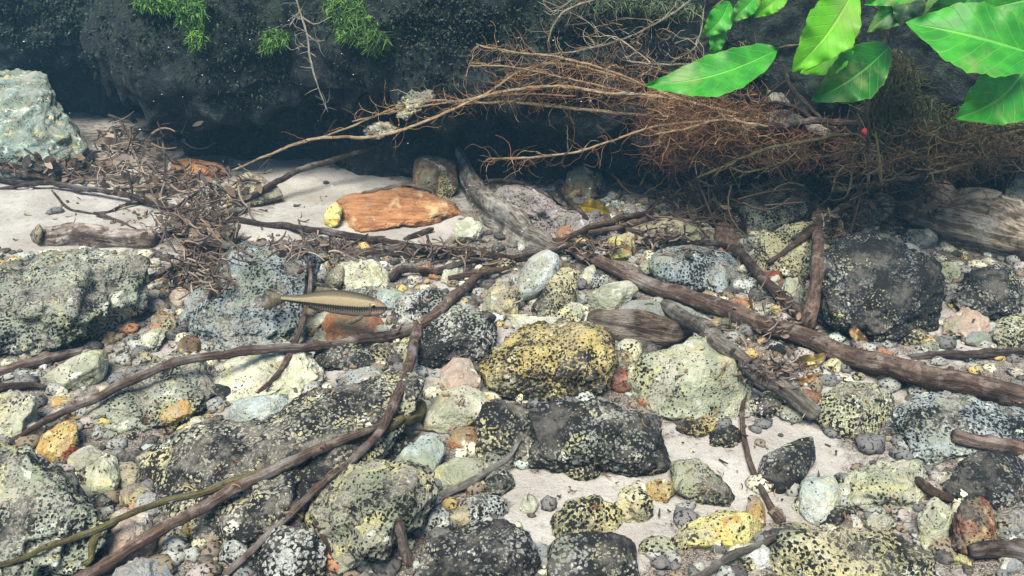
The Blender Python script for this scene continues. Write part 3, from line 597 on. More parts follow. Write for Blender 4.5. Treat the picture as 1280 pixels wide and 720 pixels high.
def stick_geo(Pw, R, ns=14, seed=0, knob=.16):
    n = len(Pw); an = np.arange(ns)/ns*2*math.pi; L = np.concatenate([[0], np.cumsum(np.linalg.norm(np.diff(Pw, axis=0), axis=1))])
    A, Bn = np.meshgrid(L, an, indexing='ij'); Rm = R[:, None]
    q = np.stack([np.cos(Bn)*1.3, np.sin(Bn)*1.3, A/ (R.mean()*5)], -1)+seed*1.37
    q2 = np.stack([np.cos(Bn)*2.6, np.sin(Bn)*2.6, A/(R.mean()*1.6)], -1)+seed*2.1
    RR = Rm*(1+knob*fbm(q, 5, 2)+knob*.55*fbm(q2, 9, 2))
    rg = np.random.default_rng(seed+n); kn = np.zeros(n)
    for c_ in rg.uniform(0, L[-1], max(1, int(L[-1]/(R.mean()*16)))): kn += np.exp(-((L-c_)/(R.mean()*.9))**2)*rg.uniform(.12, .38)
    RR = RR*(1+kn[:, None]*(.6+.6*np.cos(an[None, :]-rg.uniform(0, 6)))); RR[0] *= .8; RR[-1] *= .6
    wob = fbm(np.stack([L/(R.mean()*9), L*0+seed, L*0], -1), 13, 3)[:, None]*R.mean()*.5
    Pj = Pw+wob*np.array([0, .3, 1.])
    V, Fq, UV = tubes([Pj], [RR], ns)
    V = np.vstack([V, Pj[0], Pj[-1]]); UV = np.vstack([UV, [0, 0], [0, L[-1]]]); fl = Fq.tolist(); c0 = len(V)-2; c1 = len(V)-1; e = (n-1)*ns
    for j in range(ns): k = (j+1) % ns; fl.append([k, j, c0]); fl.append([e+j, e+k, c1])
    return V, fl, UV
def stick(label, P, w, mat='bark', name='stick', cat=None, depth=None, sag=.15, knob=.16, lift=0., twigs=(), group=None, bvh=True, ns=14):
    Pw, R, pp, d = stick_path(P, w, depth, sag=sag, lift=lift); seed = abs(hash_(P))
    V, Fl, UV = stick_geo(Pw, R, ns, seed % 50, knob)
    if not twigs: o = mesh_obj(name, V, Fl, M[mat], uv=UV)
    else:
        o = empty(name, Pw[0].tolist()); child('stem', V, Fl, M[mat], o, uv=UV)
        for tw in twigs:
            i, pts, wt = tw; i = int(i*(len(pp)-1)) if not isinstance(i, tuple) else int(np.argmin(np.hypot(pp[:, 0]-i[0], pp[:, 1]-i[1]))); pl = np.vstack([pp[i], np.asarray(pts, float)])
            Pt, Rt, pq, dq = stick_path(pl, wt, sag=.05); f_ = np.clip(np.arange(len(dq))/5, 0, 1); dn = np.minimum(d[i]*(1-f_)+dq*f_, dq+.001); Rt = Rt*dn/dq; Pt = pt(pq[:, 0], pq[:, 1], dn); Vt, Ft, Ut = stick_geo(Pt, Rt, 8, seed % 31, knob)
            child('twig', Vt, Ft, M[mat], o, uv=Ut)
    tag(o, label, cat or name, group)
    if bvh:
        Vb, Fb, _ = tubes([Pw[::2]], [R[::2]], 6)
        if len(Pw) > 3: addbvh(Vb, Fb)
    return o
def hash_(P): return int(sum(a*31+b*17 for a, b in P))
# lowest first
rock('long orange slab of rotted wood lying on the pale sand at the back', [(406,278),(412,258),(428,246),(455,238),(500,234),(535,240),(560,254),(596,264),(600,276),(585,286),(540,284),(500,281),(462,290),(425,288)], 'orange', 'driftwood_slab', cat='driftwood', th=.3, k=.9, rough=.7, power=3.5, mat=M['owoodrock'], push=.1, ref='the orange slab')
stick('pale splintered strip of wood along the top of the orange slab', [(452,242),(480,236),(512,232),(540,238)], [3,6,6,3], 'olog', 'wood_splinter', cat='driftwood', sag=.3, knob=.5)
rock('pale yellow crust stone at the left end of the orange slab', [(404,276),(408,260),(420,250),(428,262),(424,280),(412,284)], 'yellowp', 'pebble', push=-.5)
stick('chunk of dark striped bark lying under the large branch at centre', [(734,398),(752,402),(790,412),(830,420),(866,420)], [16,34,46,44,12], 'strip', 'bark_chunk', cat='driftwood', sag=.5, knob=.3, ns=28)
stick('short thick log with peeling bark and a pale sawn end on the left sand', [(44,292),(60,297),(100,299),(150,300),(195,302)], [22,30,32,31,26], 'pbark', 'log', sag=.6, knob=.22, ns=24, bvh=True)
_v, _f = ico(4); _d = surf(48, 295)-.004; lg = bpy.data.objects['log']; _r = 1+.12*fbm(_v*2.5, 4, 3)
child('broken_end', pt(48+_v[:, 0]*_r*6, 293+_v[:, 1]*_r*12, _d+_v[:, 2]*.012), _f, P('tan'), lg)
stick('thick pale weathered driftwood log at the right edge', [(1150,238),(1164,262),(1196,282),(1240,296),(1330,318)], [52,84,92,88,86], 'olog', 'driftwood_log', cat='driftwood', sag=.5, knob=.35, ns=40)
stick('flaky grey weathered driftwood piece leaning down from the dark hollow', [(572,190),(590,225),(612,258),(650,290),(700,318)], [12,26,44,40,14], 'gbark', 'driftwood', sag=.3, knob=.4, ns=30)
stick('upright red brown stump between the back slab and shaded boulder', [(905,238),(903,262),(906,290),(912,318)], [22,26,24,30], 'redbark', 'stump', sag=.4, knob=.35, ns=20)
stick('dark split log piece behind the fish in the pile of twigs', [(440,318),(480,314),(530,316),(580,314),(612,316)], [8,18,20,16,8], 'dbark', 'log', sag=.4, knob=.35)
stick('bent dark root piece below the dark split log', [(488,352),(500,338),(525,338),(560,334),(600,326)], [12,11,9,9,5], 'dbark', 'stick', sag=.4, knob=.3)
stick('straight dark bark sliver on sand above the long upper stick', [(505,300),(522,294),(542,287)], [7,9,7], 'dbark', 'stick')
stick('thin black twig curving along the upper edge of the pitted lilac rock', [(604,226),(630,225),(660,232),(688,248),(704,258)], [4,5,5,5,3], 'dbark', 'twig')
stick('slender black twig lying on the back slab', [(772,284),(800,292),(840,300),(885,304),(925,312)], [6,8,7,8,9], 'dbark', 'twig')
stick('brown leaning stick rising left of the yellow leaf', [(690,222),(702,240),(722,262),(736,276)], [4,5,8,6], 'dbark', 'twig')
stick('thin dark twig bent like an elbow over the left sand', [(65,238),(84,260),(106,266),(133,266),(158,256),(196,252)], [3,4,4,4,4,4], 'dbark', 'twig')
stick('short dark twig on the left sand behind the log', [(118,266),(140,274),(172,287)], [5,6,3], 'bark', 'twig')
stick('blurred dark root reaching out of the hollow over the left sand', [(292,258),(330,238),(370,216),(430,196),(480,178)], [10,9,8,7,5], 'dbark', 'root')
stick('long thin dark stick running from the left edge across the back of the bed', [(-30,222),(0,224),(60,230),(120,238),(190,252),(260,268),(300,275),(400,290),(500,305),(590,318),(660,324)], [7,7,7,8,8,9,9,10,11,11,7], 'dbark', 'long_stick', cat='stick', sag=.05)
stick('thin grey stick just above the long thin dark stick at the far left', [(-30,204),(20,214),(80,224),(150,222),(186,214)], [5,6,6,5,4], 'bark', 'stick')
stick('upper thin dark stick near the far left pale boulder', [(-20,196),(40,212),(95,218),(140,212),(200,204)], [4,5,5,4,3], 'dbark', 'stick')
stick('small grey stick with a split pale end right of the twig tangle', [(200,258),(240,268),(262,270),(290,266),(312,262)], [6,8,12,12,6], 'gbark', 'stick', knob=.3)
stick('dark slanting twig over the flat orange stone', [(215,262),(240,245),(262,226),(284,200)], [4,4,3,4], 'dbark', 'twig')
stick('thin vertical twig crossing the blue grey boulder and fish tail', [(374,278),(382,310),(388,350),(380,395),(366,435),(345,470),(322,492)], [3,5,6,7,8,7,6], 'bark', 'twig', sag=.1)
stick('greyish straight stick end poking in from the left edge', [(-30,476),(20,462),(70,448),(118,434)], [17,16,15,11], 'bark', 'stick')
stick('dark crooked stick lying above the slab at the far left edge', [(-30,492),(10,484),(40,482),(62,486)], [12,11,9,5], 'dbark', 'stick')
stick('thick red brown branch running from the centre to the right edge', [(690,302),(720,314),(760,333),(810,352),(860,375),(920,396),(990,420),(1060,445),(1150,470),(1220,486),(1320,506)], [8,13,18,22,24,25,26,28,31,34,37], 'bark', 'branch', sag=.05, knob=.14, ns=26)
stick('flat grey brown stick passing under the thick branch', [(830,382),(870,404),(912,436),(950,468),(985,490),(1022,518)], [18,24,25,24,23,22], 'gbark', 'stick', sag=.1, knob=.12, ns=18)
stick('dark brown stick angled down to the thick branch', [(914,306),(935,328),(962,358),(992,386),(1018,412)], [9,13,14,15,14], 'dbark', 'stick', sag=.1)
stick('upright brown stick standing left of the big black boulder', [(1018,248),(1022,290),(1022,335),(1016,375),(1008,410)], [12,15,17,20,22], 'redbark', 'stick', sag=.05)
stick('dark knotty stick at the right edge above the thick branch', [(1122,446),(1160,444),(1210,441),(1320,440)], [8,10,11,12], 'dbark', 'stick')
stick('broken stick with a rusty end at the right edge', [(1192,540),(1225,550),(1260,558),(1320,568)], [20,20,20,22], 'redbark', 'stick', knob=.2)
stick('dark stub of wood in the lower right corner', [(1212,688),(1240,684),(1275,688),(1320,694)], [18,24,26,26], 'dbark', 'stick', knob=.3)
stick('brown chip of wood right of the knobbly lower right stone', [(1146,600),(1165,612),(1192,622)], [12,14,8], 'bark', 'stick', knob=.3)
stick('thin dark twig with a round knob at its foot on the sand', [(940,474),(930,500),(928,530),(936,572),(952,612),(966,636),(978,652)], [5,6,7,8,9,11,20], 'bark', 'twig', sag=.15)
stick('pale grey brown stick at the bottom edge left of the yellow boulder', [(862,728),(900,704),(940,684),(984,664)], [10,11,10,6], 'gbark', 'stick')
stick('short bare pale twig pointing at the wide dark boulder', [(546,622),(575,610),(612,588),(636,572),(652,548)], [11,11,9,7,5], 'gbark', 'twig')
stick('thin red brown twig beside the pale teal fin stone', [(486,536),(510,536),(545,540)], [4,4,3], 'redbark', 'twig')
stick('dark stub standing at the bottom beside the silty tan boulder', [(498,652),(504,680),(512,706)], [16,15,12], 'redbark', 'stick')
stick('dark twig fallen across the left of the silty tan boulder', [(392,648),(408,680),(424,712)], [6,6,5], 'bark', 'twig')
stick('tan curved root end beside the dark crevice', [(470,536),(500,530),(522,520),(528,504)], [12,15,17,16], 'greenbark', 'root')
stick('long olive twig crossing the lower left from the edge to the fork', [(-20,712),(60,686),(130,658),(200,630),(300,600),(400,562),(470,540),(505,522)], [7,8,9,9,11,13,13,10], 'greenbark', 'olive_twig', cat='twig', sag=.05, twigs=[(.32, [(118,672),(112,700),(92,708)], [9,10,8,4])])
stick('thick dark stick rising from the bottom left under the olive twig', [(80,735),(130,705),(200,665),(262,625),(310,600),(360,578),(430,552),(480,532)], [20,18,17,16,16,15,13,10], 'bark', 'stick', sag=.05)
stick('forked brown stick whose left arm reaches the left edge above the slab', [(10,550),(60,524),(120,495),(180,468),(250,447),(330,437),(400,432),(470,420),(522,408),(560,378),(590,350),(622,326)], [6,9,11,12,12,13,13,14,15,14,13,9], 'bark', 'forked_stick', cat='stick', sag=.05, twigs=[((522,408), [(518,430),(512,455),(498,490),(484,522),(470,545),(420,592),(350,655),(280,722)], [17,16,15,15,14,12,11,10,10])])
# pile of fine dark sticks at the back centre/right
for i, (a, bq, lab) in enumerate([((640,322),(760,300),'dark rotten stick end near the white oval pebble'), ((560,346),(640,334),'dark rotten stick above the fork of the forked stick'),
        ((700,300),(830,262),'topmost sliver of the dark stick pile under the roots'), ((735,290),(905,250),'long lowest sliver of the dark stick pile under the roots'),
        ((990,300),(1100,232),'brown sliver leaning over the tan wedge stone'), ((960,330),(1060,258),'brown sliver leaning on the leopard specked boulder'),
        ((1040,262),(1185,212),'long brown sliver above the tan wedge stone'), ((965,262),(930,232),'dark sliver against the shaded back boulder')]):
    m = ((a[0]+bq[0])/2+random.uniform(-6, 6), (a[1]+bq[1])/2+random.uniform(-5, 5)); stick(lab, [a, m, bq], [6, 9, 4], random.choice(['dbark', 'bark', 'redbark']), 'wood_sliver', cat='stick', sag=.2, knob=.25)
for i, (a, bq, w, lab) in enumerate([((196,300),(268,262),9,'grey stub poking up on the left of the dark twig tangle'), ((206,356),(262,300),11,'pale leaning stick on the lower left of the dark twig tangle'), ((262,372),(300,282),8,'upright dark stick on the right of the dark twig tangle'),
        ((182,352),(236,316),10,'short grey stick at the left foot of the dark twig tangle'), ((228,300),(300,312),12,'thick dark chunk across the dark twig tangle'), ((150,150),(200,262),3,'thin dark bare twig standing up against the hollow at left'), ((198,150),(206,250),3,'hairy dark twig standing beside the thin bare one at left'),
        ((0,236),(110,214),6,'lowest dark stick of the bundle at the far left'), ((410,322),(372,342),8,'brown stub behind the fish tail'), ((455,330),(372,288),4,'thin brown twig behind the pale greenish stone')]):
    m = ((a[0]+bq[0])/2+random.uniform(-5, 5), (a[1]+bq[1])/2+random.uniform(-5, 5)); stick(lab, [a, m, bq], [w*.8, w, w*.6], random.choice(['dbark', 'pbark', 'bark']), 'stick', sag=.1, knob=.3)
for i, (P__, w, lab) in enumerate([([(950,128),(985,130),(1020,150),(1050,166)], 5, 'dark twig crossing the grey stones in the bank'), ([(978,80),(990,110),(1010,132),(1028,150)], 5, 'dark slanting twig dropping behind the dark green leaf'), ([(925,150),(960,118),(985,98)], 3, 'thin bare twig leaning over the flat grey bank stone'),
        ([(900,165),(960,158),(1040,152),(1090,158)], 8, 'dark stick lying under the lilac grey bank slab'), ([(1040,238),(1110,226),(1180,214),(1225,196)], 7, 'long dark stick above the driftwood log'), ([(1100,160),(1180,152),(1290,158)], 5, 'olive stick behind the water weed at right'), ([(1120,196),(1200,178),(1300,160)], 5, 'lower olive stick behind the water weed at right')]):
    stick(lab, P__, w, 'dbark' if i < 5 else 'greenbark', 'stick', depth=[1.09-.01*(i > 3)]*len(P__), knob=.25, bvh=False)
for cx_, cy_, a_, b_, lab in [(225,286,26,15,'upper lump of rotten wood in the dark twig tangle'), (268,300,34,20,'widest lump of rotten wood in the dark twig tangle'), (256,340,22,24,'lowest lump of rotten wood in the dark twig tangle'), (292,344,14,26,'narrow upright lump of rotten wood right of the twig tangle')]:
    rock(lab, [(cx_, cy_), (a_, b_)], 'darkbr', 'rotten_wood', cat='rotten wood', rough=2.2, facets=9)
# ------------------------------------------------------------------ litter: twiggy and leafy debris (uncountable)
def litter(label, regions, n, name, cols, leaf=.5, size=(4, 14), air=.01):
    VV = []; FF = []; CC = []; b = 0
    for _ in range(n):
        x0, y0, x1, y1 = random.choice(regions); px = (x0+x1)/2+(x1-x0)/2*np.clip(random.gauss(0, .45), -1, 1); py = (y0+y1)/2+(y1-y0)/2*np.clip(random.gauss(0, .45), -1, 1)
        dd = surf(px, py)-random.uniform(0, air); s = random.uniform(*size); a = random.gauss(0, .7) if random.random() < .75 else random.uniform(-1.6, 1.6)
        c = np.array(S(*random.choice(cols)))*random.uniform(.55, 1.2)
        if random.random() < leaf:
            s *= .75; w = s*random.uniform(.35, .8); n_ = 6; t = np.linspace(0, 1, n_); wd = w*np.sin(np.pi*np.clip(t, .04, .97))**.8
            cx = px+(t-.5)*2*s*math.cos(a)*.6; cy = py-(t-.5)*2*s*math.sin(a)*.6; nx, ny = math.sin(a), math.cos(a)
            tilt = random.uniform(-.6, .9); cu = random.uniform(-1, 1)*s*.0012
            L = pt(cx+nx*wd*.5, cy+ny*wd*.5, dd-.003-tilt*wd/F+cu*np.cos(t*3)); Rr = pt(cx-nx*wd*.5, cy-ny*wd*.5, dd-.003+tilt*wd/F+cu*np.cos(t*3))
            v = np.vstack([L, Rr]); f = [[i, i+1, n_+i+1, n_+i] for i in range(n_-1)]
        else:
            n_ = 6; t = np.linspace(-1, 1, n_); be = random.uniform(-.45, .45)*s
            cx = px+t*s*math.cos(a)+be*t*t*math.sin(a); cy = py-t*s*math.sin(a)+be*t*t*math.cos(a); q = pt(cx, cy, dd-.003+t*random.uniform(-.008, .008))
            v, f, _ = tubes([q], [np.linspace(1, .5, n_)*random.uniform(.6, 1.9)*dd/F], 4); f = f.tolist()
        VV.append(v); FF += [[k+b for k in ff] for ff in f]; CC.append(np.repeat(c[None], len(v), 0)); b += len(v)
    tag(mesh_obj(name, np.concatenate(VV), FF, M['litter'], loc=(0, 0, 0), col=np.concatenate(CC)), label, 'debris', kind='stuff')
BR = [(78,62,54), (110,90,76), (58,48,46), (136,112,92), (156,140,126), (104,94,92)]
litter('dark tangle of twigs and rotting leaf scraps between the left boulders', [(196,250,312,372), (210,300,300,370), (180,240,300,300), (330,296,470,322)], 600, 'debris', BR, .16, (5, 17), .03)
litter('brown leaf and twig scraps lying among the central and right stones', [(480,296,630,335), (760,270,900,320), (880,330,1040,470), (900,440,1040,480), (700,300,790,325), (1010,250,1120,300)], 620, 'debris', BR, .3, (3, 13), .012)
litter('dark layered twig debris under the hanging roots at the back', [(760,200,1000,262), (900,190,1280,240), (980,215,1180,262), (840,222,930,285)], 700, 'debris', [(60,48,42), (84,68,56), (42,36,36), (104,84,66), (120,104,84)], .15, (8, 36), .06)
litter('scattered leaf scraps and bark crumbs over the foreground stones', [(0,440,640,715), (640,400,1275,715), (0,300,1275,560), (640,540,1060,710), (0,230,420,300)], 520, 'debris', BR+[(160,110,60), (170,150,110)], .5, (2, 7), .002)
litter('band of dark twigs and leaf scraps along the back left sand edge', [(0,190,200,226), (60,206,330,240), (150,210,340,262), (90,150,250,215)], 460, 'debris', BR, .3, (6, 22), .03)
# ------------------------------------------------------------------ roots hanging from the bank
def rwalk(px, py, d, a, n, st, curl, dz):
    P_ = []; ca = random.uniform(-curl, curl)
    for i in range(n):
        P_.append((px, py, d)); px += st*math.cos(a); py -= st*math.sin(a); a += ca+random.gauss(0, curl); d += random.gauss(0, dz)
    P_ = np.array(P_); return pt(P_[:, 0], P_[:, 1], P_[:, 2])
def root_clump(label, strands, nroot, cols, mat='root', drift=(0, 0), spread=1.5, length=(5, 10), step=5, extra=(), name='root_clump', wr=(.5, 1.1)):
    s0 = strands[0]; root = empty(name, pt(s0[0][-1][0], s0[0][-1][1], s0[2][-1]).tolist()); tag(root, label, 'roots')
    paths = []; rad = []; cc = []; allp = []
    for P_, w, dep in strands:
        Pw, R, pp, d = stick_path(P_, w, depth=dep, step=5); V, Fl, UV = stick_geo(Pw, R, 8, len(P_)*3, .2)
        child('root', V, Fl, M[mat], root, uv=UV)
        for q, dd in zip(pp, d): allp.append((q[0], q[1], dd))
    for x0, y0, x1, y1, dep, n in extra:
        for _ in range(n): allp.append((random.uniform(x0, x1), random.uniform(y0, y1), dep+random.uniform(-.05, .05)))
    for _ in range(nroot):
        x, y, d = random.choice(allp)
        if x < 620 and label[:5] == 'large' and random.random() > max(.06, (x-420)/200): continue
        a = random.uniform(0, 6.28) if random.random() < .5 else math.pi+random.gauss(drift[0], .6)
        n = random.randint(*length); Q = rwalk(x, y, d+random.uniform(-.004, .012), a, n, step*random.uniform(.5, 1.1), .28, .003)
        paths.append(Q); rad.append(np.linspace(random.uniform(*wr), .35, n)*d/F*.6); c = np.array(S(*random.choice(cols)))*random.uniform(.7, 1.25); cc.append(np.repeat(c[None], n*3, 0))
    V, Fq, UV = tubes(paths, rad, 3)
    o = child('rootlets', V, Fq, M['rootlet'], root, col=np.concatenate(cc)); o['kind'] = 'stuff'
    return root
RC = [(184,138,94), (158,110,72), (200,164,122), (128,88,60), (212,188,150)]
root_clump('large spray of orange brown roots reaching left from under the green leaves', [
  ([(290,213),(340,192),(385,175),(427,171),(462,172),(500,163),(560,140),(600,122),(660,110),(710,109),(760,117),(800,118),(850,124)], [2.5,3.5,4,4,4,4,4,4,4,4,4,4,4], [1.18,1.17,1.16,1.15,1.14,1.13,1.11,1.1,1.1,1.09,1.08,1.08,1.08]),
  ([(380,178),(427,163),(480,140),(530,126),(600,128),(640,128),(700,134),(780,142),(860,148),(950,150)], [1.5,2.5,2.5,3,3,3,4,4,4,5], [1.16]*10),
  ([(560,140),(600,122),(640,95),(670,82),(710,80),(760,92),(800,105),(850,122)], [2,3,3,3,3,3,3,4], [1.12]*8),
  ([(614,198),(660,197),(720,190),(770,174),(820,158),(880,152),(950,150)], [2.5,3,3,3,3,3,4], [1.02,1.02,1.03,1.04,1.06,1.08,1.1]),
  ([(600,57),(650,66),(700,72),(760,88),(820,112),(870,130),(950,148)], [2,2.5,3,3,3,4,4], [1.1]*7),
  ([(588,82),(640,84),(700,96),(760,110),(840,132)], [2,2,2,3,3], [1.09]*5),
  ([(440,152),(500,138),(560,128),(640,118),(720,120)], [1.5,2,2,2,2], [1.14]*5),
  ([(820,168),(860,160),(900,150),(960,158)], [3,3,3,3], [1.04]*4)],
  1600, [(170,130,90), (146,104,70), (190,156,116), (120,84,58), (128,84,54), (100,70,50)], extra=[(820,110,960,185,1.08,260), (640,80,860,130,1.11,140), (900,140,1000,180,1.1,40)])
root_clump('thin pale roots looping across the dark bank at top centre', [
  ([(595,55),(640,66),(700,67),(755,56),(800,40),(854,8),(870,-10)], [2,2.5,2.5,2.5,2.5,2.5,2.5], [1.11]*7),
  ([(685,54),(690,36),(706,14),(735,2),(770,-8)], [2,2.5,2.5,2.5,2.5], [1.12]*5),
  ([(690,18),(712,2),(730,-8)], [2.5,2.5,2.5], [1.12]*3), ([(678,0),(706,12),(738,30),(752,50)], [1.5,1.5,1.5,1.5], [1.13]*4),
  ([(784,76),(812,80),(860,80),(905,72),(960,66)], [2,2.5,2.5,2.5,2], [1.1]*5), ([(800,96),(815,82),(790,60),(770,46)], [2,2,2,1.5], [1.1]*4),
  ([(853,70),(868,60),(876,40),(880,10)], [2,2,2,1.5], [1.12]*4)], 260, [(170,160,140), (120,100,80), (90,80,66), (150,110,80)], 'rootpale', extra=[(740,0,860,100,1.12,60)])
root_clump('pale forked root hanging down between moss at top left', [
  ([(368,-10),(375,15),(384,45),(388,75),(398,110),(410,140)], [2.5,2.5,2.5,2.5,2,1.5], [1.14]*6),
  ([(375,15),(366,26),(362,34)], [2,2,1.5], [1.14]*3), ([(376,20),(392,30),(404,26),(415,20)], [2,2,1.5,1.5], [1.14]*4), ([(383,42),(396,52),(406,50)], [2,1.5,1.5], [1.14]*3), ([(386,60),(376,58),(368,62)], [2,1.5,1], [1.14]*3), ([(388,66),(396,72)], [2,1.5], [1.14]*2)],
  40, [(150,150,140), (120,120,110)], 'rootpale', length=(4, 7))
root_clump('yellow green root and thin pale roots below the dark leaf at right', [
  ([(870,222),(895,212),(930,197),(960,186),(1000,178),(1066,166)], [2.5,3.5,4.5,5,5,5], [1.05,1.04,1.03,1.02,1.02,1.03]),
  ([(912,208),(930,215),(950,212),(990,200),(1035,195),(1085,182)], [2,2.5,2.5,2.5,2.5,2], [1.03]*6),
  ([(1094,165),(1098,190),(1102,232)], [3,3.5,3], [1.0]*3), ([(1040,240),(1045,220),(1055,208),(1070,204)], [3,2.5,2.5,2], [1.02]*4),
  ([(1065,215),(1062,235),(1056,248)], [3,3,3], [1.04]*3), ([(1195,180),(1220,172),(1270,160),(1330,150)], [3,3,3,3], [1.0]*4), ([(1160,168),(1200,150),(1260,146)], [2,2,2], [1.0]*3), ([(1160,218),(1190,210),(1215,203)], [3,3,3], [1.0]*3)],
  260, [(110,100,60), (90,76,50), (140,124,84), (70,60,46)], 'greenbark', length=(5, 9), extra=[(1080,150,1280,215,1.02,60)])
# dark brown hairy root mat in the right bank
root_clump('tangle of thin dark and tan roots along the bank at the right edge', [([(1060,190),(1120,182),(1190,172),(1260,176),(1330,168)], [3,4,4,3,3], [1.07]*5), ([(1090,206),(1150,196),(1230,200),(1320,190)], [3,3,3,3], [1.06]*4), ([(1140,150),(1200,164),(1270,150),(1330,156)], [3,3,3,2], [1.05]*4)],
  900, [(96,70,48), (120,92,62), (70,52,40), (140,116,80)], 'dbark', length=(6, 12), extra=[(1060,165,1290,215,1.08,240)])
root_clump('dense dark red brown mat of hair roots under the bank at centre right', [
  ([(820,190),(870,180),(930,172),(1000,168),(1060,176)], [4,5,6,6,5], [1.16]*5), ([(840,214),(900,200),(960,190),(1030,186)], [3,4,4,4], [1.16]*4)],
  2200, [(112,64,42), (82,48,36), (130,84,56), (58,40,34), (150,106,72)], 'redbark', length=(5, 10), extra=[(810,130,1010,205,1.14,320), (930,160,1070,200,1.12,60)], name='root_mat')
# ------------------------------------------------------------------ moss and water plants
def moss(label, pts, n, cols, length=(8, 22), down_=1.0, name='moss_clump', w=(1.0, 2.2), off=.012, cat='moss', kind=None):
    """pts: ellipses (cx, cy, rx, ry) on the bank face"""
    paths = []; rad = []; cc = []
    for _ in range(n):
        cx, cy, rx, ry = random.choice(pts); r = math.sqrt(random.random()); t = random.uniform(0, 6.28); px, py = cx+rx*r*math.cos(t), cy+ry*r*math.sin(t)
        d = surf(px, py)-random.uniform(.0, off); a = -math.pi/2*down_+random.gauss(0, .75)
        k = 5; Q = rwalk(px, py, d, a, k, random.uniform(*length)/k, .22, .003)
        paths.append(Q); rad.append(np.linspace(random.uniform(*w), .3, k)*d/F*.6); c = np.array(S(*random.choice(cols)))*random.uniform(.7, 1.25); cc.append(np.repeat(c[None], k*3, 0))
    V, Fq, UV = tubes(paths, rad, 3); return tag(mesh_obj(name, V, Fq, M['mossblade'], col=np.concatenate(cc)), label, cat, kind=kind)
GR = [(84,140,40), (110,164,56), (62,108,42), (124,176,76), (50,86,40)]
moss('bright green moss clump hanging at the top left of the bank', [(215,4,38,10), (240,20,18,18), (246,44,9,14), (190,2,22,8)], 1500, GR, (7, 18), off=.03)
moss('small bright green moss tuft left of the pale forked root', [(345,46,17,11), (335,56,8,8)], 420, GR, (6, 16), off=.02)
moss('olive green moss clump at the top edge right of the pale forked root', [(430,8,26,18), (445,32,28,18), (470,50,16,12)], 1300, [(80,120,44), (100,150,56), (56,90,40), (120,160,76)], (7, 20), off=.03)
moss('pale green wisps of moss along the top edge above the roots', [(780,4,70,8), (840,10,40,10)], 420, [(90,110,80), (120,136,100), (70,90,60)], (8, 22), off=.03)
moss('dark feathery water weed hanging below the green leaves at right', [(1105,150,28,50), (1150,160,44,44), (1210,170,50,40), (1120,100,30,40)], 2000, [(52,66,32), (72,88,42), (40,50,30), (104,104,62), (92,80,50)], (14, 44), off=.10, name='water_weed', cat='water weed')
moss('dark green leafy crust of algae over the bank face', [(500,70,90,60), (560,30,60,40), (650,50,80,50), (300,80,60,60), (760,60,90,60), (900,90,60,50), (120,40,120,50), (40,20,60,40), (200,20,200,30), (500,20,120,40)], 4500, [(44,64,42), (62,82,58), (32,46,36), (84,98,80), (38,50,46), (70,80,78)], (2, 7), w=(1.6, 3.6), off=.008, name='algae_crust', cat='algae', kind='stuff')
# ------------------------------------------------------------------ green leaves
def leaf_mat(name, c1, c2, vein, tr=.35):
    k = NB(name); uv = k.n('UVMap'); sx = k.n('SeparateXYZ', {0: uv.outputs[0]}); u, v_ = sx.outputs[0], sx.outputs[1]
    au = k.math('ABSOLUTE', u); w = k.math('SINE', k.math('MULTIPLY', k.math('SUBTRACT', v_, k.math('MULTIPLY', au, .22)), 52.0)); vv = k.mr(w, .93, 1.0)
    mid = k.mr(au, .07, .02); vm = k.math('MAXIMUM', k.math('MULTIPLY', vv, .55), mid)
    ov, r = k.objvec(); n = k.noise(ov, 40, 4, .6); c = k.mix(k.mr(n, .35, .65), S(*c1), S(*c2)); c = k.mix(k.math('MULTIPLY', vm, .6), c, S(*vein))
    c = k.mix(k.mr(k.noise(ov, 70, 4, .7), .66, .71, 0, .5), c, S(96, 110, 40)); c = k.mix(k.mr(k.noise(ov, 16, 4, .65), .5, .68, 0, .45), c, S(150, 160, 96)); c = k.mix(k.mr(au, .9, 1.0, 0, .3), c, S(120, 140, 50))
    k.b.inputs['Roughness'].default_value = .5; k.b.inputs['Specular IOR Level'].default_value = .45
    k.out(c, k.math('SUBTRACT', k.math('MULTIPLY', n, .4), vm), .0012, .7)
    t = k.n('BsdfTranslucent', {'Color': c}); mx = k.n('MixShader', {0: tr, 1: k.b.outputs[0], 2: t.outputs[0]}); k.t.links.new(mx.outputs[0], k.t.nodes['Material Output'].inputs[0]); return k.m
LM = {'mid': leaf_mat('leaf_mid_green', (58,158,38), (38,124,28), (120,196,80)), 'bright': leaf_mat('leaf_yellow_green', (116,200,34), (92,176,28), (160,216,76), .45),
      'dark': leaf_mat('leaf_dark_green', (34,112,26), (24,84,22), (80,156,60), .3), 'deep': leaf_mat('leaf_shaded_green', (20,72,30), (14,54,24), (40,100,50), .2)}
